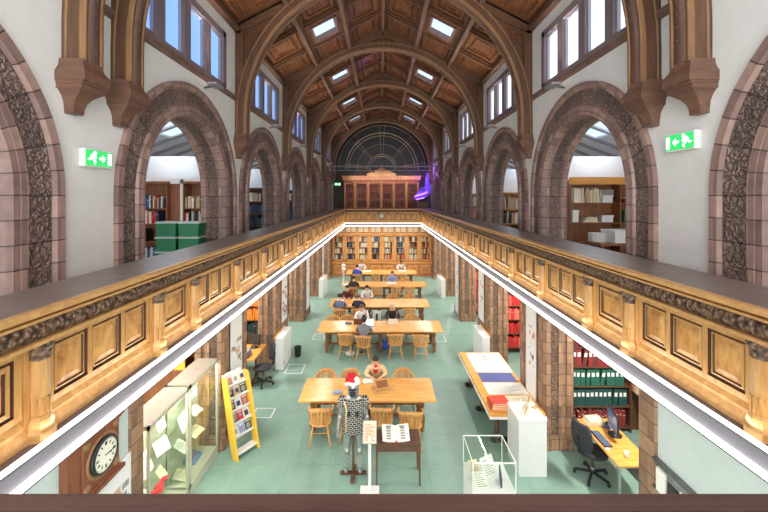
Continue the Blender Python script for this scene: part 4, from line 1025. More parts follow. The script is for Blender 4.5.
m = MB(); m.box(-Wm/2+.02, Wm/2-.02, -.12, .05, .08, .1); build('foot_shelf', m, 'white_plastic', t)
covers = [['paper', 'cloth_lightblue', 'cover_dkgreen'], ['cover_blue', 'cloth_red', 'paper'], ['cover_maroon', 'paper', 'cover_red'], ['cover_black', 'cover_tan', 'cover_dkgreen'], ['cover_redpale', 'paper', 'cover_cream']]
MM = Matrix.Translation((-2.80, 7.56, 0)) @ Matrix.Rotation(math.radians(56), 4, 'Z')
for k, (z, y) in enumerate(slots):
    for j in range(3):
        leaf('magazine', '%s magazine on the %s tier of the yellow rack' % (['left', 'middle', 'right'][j], ['bottom', 'second', 'middle', 'fourth', 'top'][k]), 'magazine', MM, (j-1)*.15, y, z, .135, .2, .42, 0, covers[k][j], .006, printed='mag', g='magazines in the yellow rack')

# radiator covers and wall boards
def radiator(label, s, y0, y1):
    X = XL if s < 0 else XR; t = thing('radiator_cover', label, 'radiator cover', (X, (y0+y1)/2, 0), 0)
    L = (y1-y0)/2; m = MB(); m.box(-s*.06, -s*.3, -L, L, 0, .96); build('casing', m, 'white_paint', t, bevel=.02)
    m = MB(); m.box(-s*.03, -s*.07, -L-.01, L+.01, .94, .985); build('back_strip', m, 'orange_wood', t)
    m = MB(); m.box(-s*.296, -s*.304, -L+.06, -L+.16, .12, .24); build('grille', m, 'paper_print', t); return t
radiator('white radiator cover by the third left pier, next to the black waste bin', -1, 11.1, 12.15)
radiator('white radiator cover in the far left, by the farthest tables', -1, 18.9, 20.3)
radiator('white radiator cover by the right pier at the far end of the map table', 1, 11.2, 12.3)
radiator('white radiator cover in the far right, by the farthest tables', 1, 18.9, 20.3)
def board(label, s, yc, w, z0, z1, mat, kind):
    X = XL if s < 0 else XR; t = thing('notice_board', label, 'notice board', (X-s*.005, yc, z0))
    h = z1-z0; m = MB(); m.box(0, -s*.02, -w/2, w/2, 0, h); build('panel', m, mat, t)
    m = MB()
    if kind == 'map':
        rr = random.Random(5)
        for k in range(26):
            cy, cz = rr.uniform(-w*.4, w*.4), rr.uniform(.1*h, .62*h); m.cm = rr.choice([0, 1, 1, 2]); sz = rr.uniform(.03, .09)
            m.box(-s*.02, -s*.024, max(-w/2+.02, cy-sz), min(w/2-.02, cy+sz), cz-sz*.6, cz+sz*.6)
    else:
        rr = random.Random(9)
        for k in range(14): m.cm = rr.choice([0, 1, 2]); a = rr.uniform(-w*.42, w*.2); z = rr.uniform(.3*h, .75*h); m.box(-s*.02, -s*.024, a, a+rr.uniform(.03, .12), z, z+rr.uniform(.01, .1))
    build('print', m, ['cover_tan', 'cloth_grey', 'cover_redpale'], t); return t
board('tall white notice board with coloured print on the near right pier', 1, 8.25, .52, .75, 2.95, 'white_paint', 'x')
board('tall map board with brownish patches on the near left pier', -1, 8.25, .62, .6, 2.95, 'white_paint', 'map')
board('pale poster board on the second left pier above the radiator cover', -1, 12.35, .62, 1.1, 2.9, 'white_paint', 'map')
board('pale poster board on the third left pier', -1, 16.3, .6, .3, 2.9, 'white_paint', 'x')
board('pale poster board above the radiator cover on the second right pier', 1, 12.35, .6, 1.1, 2.9, 'white_paint', 'x')
board('pale poster board on the third right pier', 1, 16.3, .6, .1, 2.9, 'white_paint', 'x')
board('pale poster board on the fourth left pier', -1, 20.5, .4, 1.0, 2.8, 'white_paint', 'x')
# waste bin, left
m = MB(); m.lathe([(.09, 0), (.12, .3), (.125, .31), (.11, .3), (.085, .02)], (0, 0, 0), 14); o = build('waste_bin', m, 'black_plastic', loc=(-2.72, 12.1, 0)); tag(o, 'small black waste bin beside the left white radiator cover', 'bin')

# left desk with printer
t = thing('computer_desk', 'wooden desk in the left alcove under the orange volumes', 'desk', (-4.1, 10.6, 0))
m = MB(); m.box(-.85, .62, -.5, .6, .70, .74); build('desk_top', m, 'orange_wood', t, bevel=.004)
for sx in (-.75, .5): m = MB(); m.tube([(sx, .05, 0), (sx, .05, .7)], .035, 8); m.bar((sx, -.35, .03), (sx, .45, .03), .06, .05); build('leg', m, 'dark_wood', t)
t = thing('printer', 'grey and dark blue printer on the left alcove desk', 'printer', (-3.95, 10.35, .742))
m = MB(); m.box(-.26, .26, -.2, .2, 0, .13); build('body', m, 'cloth_slate', t, bevel=.012)
m = MB(); m.box(-.25, .25, -.18, .19, .13, .16); build('lid', m, 'fascia_grey', t, bevel=.01)
t = thing('monitor', 'black monitor at the right end of the left alcove desk', 'monitor', (-3.75, 10.95, .742), -.5)
m = MB(); m.box(-.24, .24, -.02, .02, .12, .42); build('screen', m, 'black_plastic', t, bevel=.008); m = MB(); m.lathe([(.11, 0), (.11, .015), (.02, .02), (.02, .18)], (0, .01, 0), 12); build('stand', m, 'black_plastic', t)
m = MB(); m.box(-.15, .15, -.11, .11, 0, .05); o = build('paper_pile', m, 'paper', loc=(-4.2, 10.95, .742), rotz=.2); tag(o, 'white paper pile behind the printer on the left alcove desk', 'papers')

# office chair maker (faces +y)
def office_chair():
    t = thing('office_chair', 'x', 'office chair')
    for k in range(5):
        a = 2*PI*k/5+.3; m = MB(); m.bar((0, 0, .10), (.30*math.cos(a), .30*math.sin(a), .075), .04, .03); l = build('leg', m, 'black_plastic', t)
        m = MB(); 
        for o_ in (-.014, .014):
            sd = (-math.sin(a)*o_, math.cos(a)*o_); m.lathe([(.028, -.01), (.028, .01)], (0, 0, 0), 10, M=Matrix.Translation((.30*math.cos(a)+sd[0], .30*math.sin(a)+sd[1], .029)) @ Matrix.Rotation(a, 4, 'Z') @ Matrix.Rotation(PI/2, 4, 'X'))
        build('castor', m, 'black_plastic', l)
    m = MB(); m.lathe([(.04, .09), (.04, .2), (.022, .2), (.022, .42)], (0, 0, 0), 12); m.box(-.08, .08, -.1, .1, .4, .44); build('gas_column', m, 'grey_metal', t)
    m = MB(); m.lathe([(.20, 0), (.25, .02), (.25, .06), (.2, .085), (.08, .08)], (0, .02, .43), 20, 1, .95); build('seat', m, 'black_fabric', t)
    m = MB(); m.bar((0, -.15, .44), (0, -.30, .5), .06, .02); m.bar((0, -.30, .5), (0, -.33, .8), .06, .02); build('back_bracket', m, 'black_plastic', t)
    m = MB(); b = len(m.v); n = 9
    for k, z in enumerate((.58, .68, .8, .92, 1.02, 1.06)):
        w = (.19, .225, .235, .225, .19, .14)[k]
        for j in range(n):
            u = -1+2*j/(n-1); m.v.append((w*u, -.31-.03*(k/5)+.06*u*u, z))
        for j in range(n):
            u = 1-2*j/(n-1); m.v.append((w*u, -.26-.03*(k/5)+.06*u*u, z))
    for k in range(5):
        for j in range(2*n): m.face([b+k*2*n+j, b+k*2*n+(j+1) % (2*n), b+(k+1)*2*n+(j+1) % (2*n), b+(k+1)*2*n+j], True)
    m.face([b+j for j in range(2*n)]); m.face([b+5*2*n+j for j in range(2*n)]); build('backrest', m, 'black_fabric', t); return t
place('office', office_chair, (3.93, 6.88, 0), -PI/2+.25, 'dark grey office chair on castors at the right-hand computer desk', None)
place('office', office_chair, (-3.28, 10.3, 0), PI/2+.5, 'black office chair at the left alcove desk', None)
# right desk
t = thing('computer_desk', 'light wooden computer desk under the right gallery beside the office chair', 'desk', (4.22, 6.8, 0))
m = MB(); m.prism([(-.28, -.66), (.16, -.66), (.34, -.3), (.38, .66), (-.28, .66)], .70, .735, 'Z'); build('desk_top', m, 'orange_wood', t, bevel=.004)
for sx in (-.2, .2):
    for sy in (-.55, .6): m = MB(); m.box(sx-.022, sx+.022, sy-.022, sy+.022, 0, .70); build('leg', m, 'silver', t)
m = MB(); m.box(.2, .22, -.5, .6, .3, .66); build('modesty_panel', m, 'silver', t)
t = thing('monitor', 'flat monitor with blue screen on the right-hand computer desk', 'monitor', (4.36, 6.95, .737), -PI/2-.25)
m = MB(); m.box(-.27, .27, -.015, .02, .10, .44); build('casing', m, 'black_plastic', t, bevel=.006)
m = MB(); m.box(-.25, .25, -.019, -.015, .12, .42); build('screen', m, 'screen_blue', t)
m = MB(); m.lathe([(.12, 0), (.12, .012), (.025, .02), (.025, .14)], (0, .03, 0), 14); build('stand', m, 'black_plastic', t)
t = thing('keyboard', 'black keyboard on the right-hand computer desk in front of the monitor', 'keyboard', (4.06, 6.82, .737), -PI/2)
m = MB(); m.box(-.23, .23, -.075, .075, 0, .018); build('body', m, 'black_plastic', t, bevel=.004)
m = MB()
for i in range(14):
    for j in range(4): m.box(-.215+i*.031, -.19+i*.031, -.062+j*.032, -.037+j*.032, .018, .024)
build('keys', m, 'cloth_slate', t)
m = MB(); m.ell((0, 0, .014), (.05, .03, .02), 12, 6); o = build('computer_mouse', m, 'white_plastic', loc=(4.0, 6.53, .737)); tag(o, 'white computer mouse near the front of the right-hand desk', 'mouse')
m = MB(); m.lathe([(.03, 0), (.035, .09), (.03, .09), (.026, .01)], (0, 0, 0), 14); o = build('cup', m, 'white_plastic', loc=(4.22, 6.36, .737)); tag(o, 'white cup near the corner of the right-hand desk', 'cup')
m = MB()
for k in range(7): m.box(-.17+.01*k, .17-.02*(k % 2), -.12, .12, .012*k, .012*k+.009, Matrix.Rotation(.1*math.sin(k*2.3), 4, 'Z'))
o = build('paper_pile', m, 'paper_cream', loc=(4.2, 7.32, .737)); tag(o, 'spread of cream papers at the back of the right-hand desk', 'papers')
t = thing('telephone', 'dark telephone between papers and monitor on the right-hand desk', 'telephone', (4.4, 7.2-.02, .737), -1.2)
m = MB(); m.prism([(-.08, 0), (.08, 0), (.08, .05), (-.08, .02)], -.07, .07, 'X'); build('base', m, 'cloth_slate', t); m = MB(); m.tube([(-.05, .06, .055), (-.05, 0, .06), (-.05, -.06, .04)], [.022, .014, .022], 8); build('handset', m, 'black_plastic', t)

# map table
t = thing('map_table', 'long table with yellow edge covered by posters, in front of the right pier', 'table', (2.78, 9.0, 0))
m = MB(); m.box(-.56, .56, -1.5, 1.5, .74, .80); build('table_top', m, 'orange_wood', t, bevel=.006)
m = MB(); m.box(-.58, .58, -1.52, 1.52, .70, .74); build('edge', m, 'white_paint', t)
m = MB(); m.box(-.45, .45, -1.3, 1.3, .60, .70); build('apron', m, 'dark_wood', t)
for sy in (-1.15, 0, 1.15):
    for sx in (-.32, .32): m = MB(); m.lathe([(.04, 0), (.06, .05), (.04, .1), (.06, .25), (.04, .4), (.05, .6)], (sx, sy, 0), 10); build('leg', m, 'dark_wood', t)
    m = MB(); m.bar((-.40, sy, .05), (.40, sy, .05), .08, .08); m.ell((-.42, sy, .06), (.07, .06, .06), 10, 6); build('foot', m, 'iron', t)
def sheet(name, label, x, y, w, d, mat, z=.803, rz=0, prints=None, t_=.004):
    m = MB(); m.box(-w/2, w/2, -d/2, d/2, 0, t_); mats = [mat]
    if prints == 'crest':
        mats += ['paper_print', 'cover_tan']; m.cm = 1
        for k in range(7): m.box(-.13+.012*k*(1 if k > 3 else .4), .13-.012*k, .22-.03*k, .235-.03*k, t_, t_+.001)
        m.lathe([(.05, 0), (.05, .001)], (0, .32, t_), 14); m.cm = 2
        for k in range(5): m.box(-.32, .30-.03*(k % 2), -.05-.09*k, -.035-.09*k, t_, t_+.001)
    if prints == 'text':
        mats += ['paper_print']; m.cm = 1
        for k in range(int(d/.05)-2): m.box(-w*.4, w*(.38-.12*((k*5) % 3)), -d*.42+k*.05, -d*.42+k*.05+.012, t_, t_+.001)
    o = build(name, m, mats, loc=(x, y, z), rotz=rz); return tag(o, label, 'poster' if name == 'poster' else 'document')
sheet('poster', 'large white poster with crest at the far end of the map table', 2.85, 9.85, .92, 1.15, 'paper', prints='crest')
sheet('poster', 'blue panel lying across the middle of the map table', 2.83, 9.02, .84, .44, 'blue_sheet')
sheet('document', 'white sheet of print nearer than the blue panel on the map table', 2.85, 8.5, .9, .52, 'paper', prints='text')
sheet('document', 'cream sheet behind the red books on the map table', 2.95, 7.98, .66, .4, 'paper_cream', prints='text', rz=.05)
for k, (mt, lab) in enumerate((('cover_orange', 'orange-yellow book at the bottom of the stack on the map table corner'), ('cover_redpale', 'pale red book second from the bottom of the map table stack'), ('cover_orange', 'orange book in the middle of the map table stack'), ('red_cover', 'large red book on top of the stack on the map table corner'))):
    m = MB(); m.cm = 0; m.box(-.19, .19, -.16, .16, 0, .006); m.box(-.19, .19, -.16, .16, .032, .038); m.box(-.19, -.183, -.16, .16, 0, .038); m.cm = 1; m.box(-.183, .18, -.15, .15, .006, .032)
    o = build('book', m, [mt, 'paper_cream'], loc=(2.46, 7.76-.004*k, .803+.039*k), rotz=.03*k); tag(o, lab, 'book')
# floor boxes
for k, (x0, x1, y0, y1) in enumerate(((-3.05, -2.6, 8.72, 9.1), (-2.85, -2.35, 10.9, 11.5), (1.95, 2.35, 13.3, 14.0), (-2.5, -2.1, 13.5, 14.1))):
    m = MB(); w, d = (x1-x0)/2, (y1-y0)/2
    for a in (-1, 1): m.box(a*w-.012, a*w+.012, -d, d, 0, .004); m.box(-w, w, a*d-.012, a*d+.012, 0, .004)
    o = build('floor_marking', m, 'white_paint', loc=((x0+x1)/2, (y0+y1)/2, .001)); tag(o, ['white outlined rectangle on the floor right of the magazine rack', 'white outlined rectangle on the floor in front of the left radiator cover', 'white outlined rectangle on the floor right of the second table', 'white outlined rectangle on the floor left of the second table'][k], 'floor marking')

# white plinth with model
t = thing('plinth', 'tall white plinth at the near end of the map table', 'plinth', (2.82, 7.18, 0))
m = MB(); m.box(-.26, .26, -.31, .31, 0, 1.03); build('body', m, 'white_paint', t, bevel=.004)
m = MB(); m.box(-.265, .265, -.315, .315, 1.03, 1.05); build('top', m, 'white_paint', t)
rr = random.Random(12)
t = thing('paper_model', 'white and brown folded paper sculpture on the tall white plinth', 'model', (2.82, 7.2, 1.05))
for k in range(7):
    m = MB(); a = rr.uniform(0, 6.28); x, y = rr.uniform(-.17, .17), rr.uniform(-.18, .2); h = rr.uniform(.1, .34)
    m.prism([(-.08, 0), (.09, 0), (.05+rr.uniform(-.03, .03), h), (-.02, h*.7), (-.06, h*.9)], -.008, .008, 'Y', M=Matrix.Translation((x, y, 0)) @ Matrix.Rotation(a, 4, 'Z') @ Matrix.Rotation(rr.uniform(-.3, .3), 4, 'X'))
    build('folded_sheet', m, ['white_paint', 'cover_tan', 'paper_cream'][k % 3], t)
# glass-topped plinth, bottom right
t = thing('display_plinth', 'white plinth with clear glass cover at the bottom right of the hall', 'display case', (1.64, 5.66, 0))
m = MB(); m.box(-.31, .31, -.31, .31, 0, .93); build('plinth', m, 'white_paint', t, bevel=.004)
m = MB(); w = .31
for a in (-1, 1):
    m.box(a*w-.004, a*w+.004, -w, w, .93, 1.35); m.box(-w, w, a*w-.004, a*w+.004, .93, 1.35)
m.box(-w, w, -w, w, 1.345, 1.353); build('glass_cover', m, 'case_glass', t)
m = MB()
for a in (-1, 1):
    for b_ in (-1, 1): m.box(a*w-.006, a*w+.006, b_*w-.006, b_*w+.006, .93, 1.355)
    m.box(-w, w, a*w-.005, a*w+.005, 1.345, 1.357); m.box(a*w-.005, a*w+.005, -w, w, 1.345, 1.357)
build('cover_edge', m, 'white_plastic', t)
MG = Matrix.Translation((1.64, 5.66, .932))
leaf('open_book', 'white page tilted upright in the glass-covered plinth', 'book', MG, .05, .0, 0, .24, .26, .5, .5, 'paper', .02, True)
leaf('booklet', 'navy booklet standing on the right inside the glass-covered plinth', 'booklet', MG, .17, -.14, 0, .2, .2, .15, PI/2-.3, 'cover_navy', .02)
leaf('booklet', 'cream open booklet at the front left of the glass-covered plinth', 'booklet', MG, -.14, -.24, 0, .2, .24, 1.25, .15, 'paper', .02, True)
leaf('leaflet', 'small printed card behind the booklet in the glass-covered plinth', 'leaflet', MG, -.18, .08, 0, .14, .16, .7, .2, 'paper_cream', .01, True)

# small table with open book
t = thing('side_table', 'small dark wooden table carrying the open book beside the sign stand', 'table', (.31, 6.88, 0))
m = MB(); m.box(-.41, .41, -.23, .23, .71, .745); build('table_top', m, 'dark_wood', t, bevel=.004)
m = MB(); m.box(-.38, .38, -.2, .2, .60, .71); build('apron', m, 'dark_wood', t)
for sx in (-1, 1):
    for sy in (-1, 1): m = MB(); m.prism([(sx*.38-.022, .71), (sx*.38+.022, .71), (sx*.39+.014, 0), (sx*.39-.014, 0)], sy*.2-.02, sy*.2+.02, 'Y'); build('leg', m, 'dark_wood', t)
t = thing('open_book', 'large open book with printed pages on a cradle on the small dark table', 'book', (.27, 6.9, .747), .04)
m = MB()
for s in (-1, 1):
    pts = [(0, .045), (s*.05, .075), (s*.14, .085), (s*.25, .10), (s*.25, .085), (s*.14, .06), (s*.05, .05), (0, .02)]
    m.prism(pts, -.17, .17, 'Y', M=Matrix.Rotation(.35, 4, 'X'))
build('pages', m, 'paper', t)
m = MB()
for s in (-1, 1):
    Mr = Matrix.Rotation(.35, 4, 'X')
    for k in range(5): m.box(s*.14-.05, s*.14+.05, -.13+k*.05, -.10+k*.05, .088, .0895, Mr)
    m.box(s*.14-.06, s*.14+.06, .10, .14, .088, .0895, Mr)
build('print', m, 'paper_print', t)
m = MB()
for s in (-1, 1): m.prism([(-.16, 0), (.16, 0), (.16, .07+.05), (-.16, .0+.02)], s*.13-.01, s*.13+.01, 'X')
build('cradle', m, 'case_glass', t)
m = MB(); m.box(-.005, .005, -.3, -.12, .0, .005, Matrix.Rotation(.0, 4, 'X')); m.bar((0, -.16, .02), (0, -.235, .0), .01, .003); m.bar((0, -.24, .0), (0, -.245, -.1), .01, .003); build('ribbon', m, 'cover_red', t)
# sign stand
t = thing('sign_stand', 'white floor stand with a framed printed sheet beside the armoured figure', 'sign stand', (-.2, 6.52, 0))
m = MB(); m.box(-.17, .17, -.13, .13, 0, .022); build('base', m, 'white_plastic', t, bevel=.01)
m = MB(); m.box(-.025, .025, -.02, .02, .022, .98); build('pole', m, 'white_plastic', t)
Mt = Matrix.Translation((0, -.02, .86)) @ Matrix.Rotation(-.45, 4, 'X')
m = MB(); m.box(-.125, .125, -.012, .012, 0, .36, Mt); f = build('frame', m, 'fascia_grey', t)
m = MB(); m.box(-.112, .112, -.016, -.012, .012, .348, Mt); m.cm = 1
for k in range(12): m.box(-.09, .09-.03*(k % 3), -.018, -.016, .05+k*.022, .058+k*.022, Mt)
build('notice', m, ['cover_cream', 'cover_redpale'], f)

# items on tables
t = thing('book_cradle', 'yellow wooden book cradle on the near table', 'book cradle', (.03, 8.55, .752), .35)
m = MB()
for a in (-1, 1): m.box(-.22, .22, a*.15-.018, a*.15+.018, 0, .025); m.box(a*.2-.018, a*.2+.018, -.15, .15, 0, .025)
build('base_frame', m, 'oak_rail', t)
m = MB(); Mt = Matrix.Translation((0, -.05, .03)) @ Matrix.Rotation(.75, 4, 'X')
for a in (-1, 1): m.box(-.17, .17, .11+a*.1-.015, .11+a*.1+.015, 0, .02, Mt); m.box(a*.155-.015, a*.155+.015, 0, .23, 0, .02, Mt)
build('tilted_frame', m, 'oak_rail', t); m = MB(); m.box(-.15, .15, .01, .21, .004, .012, Mt); build('panel', m, 'shelf_brown', t)
m = MB()
for k in range(4): m.box(-.13, .13, -.09, .09, .006*k, .006*k+.004, Matrix.Rotation(.3*math.sin(k*2+1), 4, 'Z'))
o = build('paper_pile', m, 'paper', loc=(-.3, 8.92, .752)); tag(o, 'loose white papers before the person in the cream jacket', 'papers')
t = thing('clear_holder', 'clear plastic leaflet holder on the near table left of the helmet', 'leaflet holder', (-.98, 8.36, .752), .2)
m = MB(); m.box(-.12, .12, -.004, .004, 0, .2, Matrix.Rotation(-.25, 4, 'X')); m.box(-.12, .12, -.07, .07, 0, .006); build('holder', m, 'case_glass', t); m = MB(); m.box(-.1, .1, .0, .06, .008, .05); build('leaflets', m, 'cloth_lightblue', t)
def laptop(label, x, y, rz, lid, scr, z=.752, op=1.9):
    t = thing('laptop', label, 'laptop', (x, y, z), rz)
    m = MB(); m.box(-.17, .17, -.12, .12, 0, .016); b = build('base', m, lid, t, bevel=.003)
    m = MB(); m.box(-.15, .15, -.03, .09, .016, .018); build('keyboard', m, 'black_plastic', b)
    Mt = Matrix.Translation((0, .12, .012)) @ Matrix.Rotation(PI-op, 4, 'X')
    Mt = Matrix.Translation((0, .12, .012)) @ Matrix.Rotation(op-PI/2+0, 4, 'X').inverted()
    m = MB(); m.box(-.17, .17, 0, .008, 0, .23, Mt); l = build('lid', m, lid, t, bevel=.003)
    m = MB(); m.box(-.155, .155, -.002, 0, .015, .215, Mt); build('screen', m, scr, l); return t
laptop('laptop with a bright white-blue screen on the second table', -.42, 12.62, -.03, 'silver', 'screen_white')
laptop('brown-backed laptop facing away from the viewer on the second table', -.78, 13.02, PI, 'cover_brown', 'screen_white')
laptop('silver-white laptop in front of the blond person on the second table', .42, 13.0, PI, 'white_plastic', 'screen_white')
m = MB(); m.lathe([(.03, 0), (.035, .1), (.03, .1), (.026, .01)], (0, 0, 0), 12); o = build('cup', m, 'white_plastic', loc=(.12, 12.95, .752)); tag(o, 'white cup left of the silver laptop on the second table', 'cup')
m = MB(); m.box(-.12, .12, -.09, .09, 0, .02); o = build('notebook', m, 'cover_dkgreen', loc=(-1.15, 13.0, .752), rotz=.1); tag(o, 'dark green notebook on the left part of the second table', 'notebook')
def papers(label, x, y, w, d, n, mt, rz=0):
    m = MB()
    for k in range(n): m.box(-w/2, w/2, -d/2, d/2, .005*k, .005*k+.004, Matrix.Rotation(.15*math.sin(k*2+x), 4, 'Z'))
    o = build('paper_pile', m, mt, loc=(x, y, .752), rotz=rz); tag(o, label, 'papers')
papers('white sheet at the left end of the third table', -1.75, 15.9, .3, .22, 2, 'paper')
papers('orange papers between the two backs at the third table', -1.25, 15.5, .28, .3, 2, 'cover_orange')
papers('papers before the reader in pale blue at the fourth table', .55, 19.1, .5, .3, 3, 'paper')
papers('white sheets at the left end of the fourth table', -1.7, 18.75, .4, .3, 3, 'paper')
papers('white papers on the farthest table left of centre', -.85, 22.2, .5, .3, 3, 'paper')
papers('white papers before the person on the right at the farthest table', 1.3, 22.3, .45, .3, 3, 'paper')
# boards / bag between tables
m = MB(); m.box(-.16, .16, -.02, .02, 0, .8); m.cm = 1; m.box(-.04, .04, -.024, -.02, .3, .7); o = build('pull_up_panel', m, ['white_paint', 'cover_dkgreen'], loc=(-.16, 14.3, 0)); tag(o, 'narrow white panel standing between the second and third tables', 'panel')
m = MB(); m.ell((0, 0, .16), (.2, .12, .16), 12, 8); m.tube([(-.1, 0, .28), (-.05, 0, .38), (.05, 0, .38), (.1, 0, .28)], .012, 6); o = build('bag', m, 'cloth_blue', loc=(.12, 12.6, 0)); tag(o, 'blue bag under the middle of the second table', 'bag')
m = MB(); m.ell((0, 0, .1), (.16, .12, .1), 12, 8); o = build('bag', m, 'cloth_white', loc=(-1.0, 12.1, .0)); tag(o, 'white bag on the floor under a chair at the second table', 'bag')
# white stand at far table left
t = thing('column_stand', 'slim white stand with a white head at the left end of the farthest table', 'stand', (-2.22, 22.0, 0))
m = MB(); m.lathe([(.16, 0), (.16, .03), (.06, .05), (.05, .8), (.09, .85), (.09, .9)], (0, 0, 0), 12); build('column', m, 'white_plastic', t)
m = MB(); m.ell((0, 0, 1.1), (.12, .1, .14), 12, 8); m.lathe([(.14, .9), (.1, .96), (.05, 1.0)], (0, 0, 0), 12); build('bust', m, 'white_plastic', t)
# purple lit sculpture
t = thing('lit_sculpture', 'glowing purple dragon-like sculpture in the far right upper corner', 'sculpture', (2.66, 23.9, 3.55))
rr = random.Random(4)
m = MB(); m.tube([(-.45, 0, 1.5), (-.2, 0, 1.75), (.1, 0, 1.8), (.35, 0, 2.0), (.4, 0, 2.4), (.3, 0, 2.7), (.35, 0, 3.2)], [.12, .2, .24, .2, .16, .12, .05], 10); build('body', m, 'neon_purple', t)
m = MB(); m.tube([(-.5, -.2, 1.7), (-.2, -.24, 1.78), (.1, -.26, 1.86), (.3, -.24, 1.98)], .03, 8); m.tube([(-.4, -.15, 1.5), (-.1, -.2, 1.55), (.1, -.24, 1.6)], .025, 8); build('tube_light', m, 'neon_pink', t)
m = MB()
for k in range(7): a = k*.5-.4; m.prism([(-.05, 0), (.05, 0), (.02*math.sin(k), .28)], -.01, .01, 'Y', M=Matrix.Translation((-.3+.11*k, 0, 1.8+.1*k)) @ Matrix.Rotation(.3*math.sin(k*2), 4, 'Y'))
build('crest', m, 'neon_purple', t)
m = MB(); m.box(-.35, .35, -.25, .25, 0, 1.3); build('pedestal', m, 'dark_wood', t)
# floodlights
def flood():
    t = thing('floodlight', 'x', 'floodlight')
    m = MB(); m.bar((0, 0, 0), (-.14, 0, .03), .03); build('bracket', m, 'grey_metal', t)
    m = MB(); m.box(-.30, -.12, -.16, .16, .02, .06); build('housing', m, 'fascia_grey', t, bevel=.01)
    m = MB(); m.box(-.28, -.14, -.14, .14, .06, .064); build('lens', m, 'lamp_glow', t); return t
for k, c in enumerate(ARCH[1:]):
    for s in (-1, 1):
        nm = ['first full arch past the exit sign', 'second full arch', 'third full arch', 'fourth full arch', 'farthest arch'][k]
        place('flood', flood, ((XL+.0) if s < 0 else XR, c+.45, 7.2), PI if s < 0 else 0, 'grey uplight above the %s on the %s wall' % (nm, 'left' if s < 0 else 'right'), None)
# added ceiling battens that fill the aisles with light
for s in (-1, 1):
    for k, c in enumerate(ARCH[1:]):
        m = MB(); m.box(-.06, .06, -.6, .6, -.05, 0); o = build('added_ceiling_light', m, 'lamp_glow', loc=(s*4.9, c, 3.42)); tag(o, 'added ceiling fill light under the %s gallery, %s bay' % ('left' if s < 0 else 'right', ['nearest', 'second', 'third', 'fourth', 'farthest'][k]), 'fill light')
# leaning frames, bottom right
t = thing('leaflet_rack', 'narrow rack of papers fixed to the near right wall', 'rack', (XR-.24, 3.95, 2.05))
m = MB(); m.box(.17, .24, -.75, .55, -.03, 0); m.box(.17, .24, -.75, .55, -.36, -.34); build('rail', m, 'grey_metal', t)
m = MB()
for k in range(7): m.cm = k % 4; m.box(.18-.004*k, .20-.004*k, -.70+.17*k, -.56+.17*k, -.33, -.06-.03*(k % 3))
build('papers', m, ['paper_cream', 'cover_black', 'paper', 'cover_tan'], t)
for xx, nm in ((-1.6, 'left'), (1.7, 'right')):  # added battens, out of view, that brighten the far bookcase
    m = MB(); m.box(-.6, .6, -.06, .06, -.05, 0); o = build('added_ceiling_light', m, 'lamp_glow', loc=(xx, 23.5, 3.425)); tag(o, 'added ceiling fill light under the far gallery, %s one' % nm, 'fill light')

for k, xx in enumerate((-1.6, -.5, .6, 1.7)):  # spotlights added to brighten the upper end bookcase, bar itself is real
    t = thing('added_spotlight', 'small added fill light on the lighting bar before the fan window, %s of four' % ['leftmost', 'second', 'third', 'rightmost'][k], 'added_spotlight', (xx, 22.95, 6.83))
    m = MB(); m.tube([(0, 0, 0), (0, .10, -.10)], [.035, .05], 10); build('head', m, 'grey_metal', t); m = MB(); m.tube([(0, .101, -.101), (0, .105, -.105)], .042, 10); build('lens', m, 'lamp_glow', t)
# ================================================================ people
def skin(name, V, E, mats, parent, root=0, sub=2, loc=(0, 0, 0), rotz=0):
    me = bpy.data.meshes.new(name); me.from_pydata([v[:3] for v in V], E, [])
    o = bpy.data.objects.new(name, me); C.objects.link(o)
    md = o.modifiers.new('Skin', 'SKIN'); md.use_smooth_shade = True
    for i, v in enumerate(V):
        d = me.skin_vertices[0].data[i]; r = v[3]; d.radius = (r, v[4] if len(v) > 4 else r); d.use_root = (i == root)
    s = o.modifiers.new('Subdivision', 'SUBSURF'); s.levels = sub; s.render_levels = sub
    dg = bpy.context.evaluated_depsgraph_get(); dg.update()
    m2 = bpy.data.meshes.new_from_object(o.evaluated_get(dg)); m2.name = name
    o.modifiers.clear(); o.data = m2
    m2.materials.clear()
    for m in ([mats] if isinstance(mats, str) else mats): m2.materials.append(MATS[m])
    for p in m2.polygons: p.use_smooth = True; p.material_index = 0
    o.location = loc; o.rotation_euler = (0, 0, rotz)
    if parent: o.parent = parent
    return o
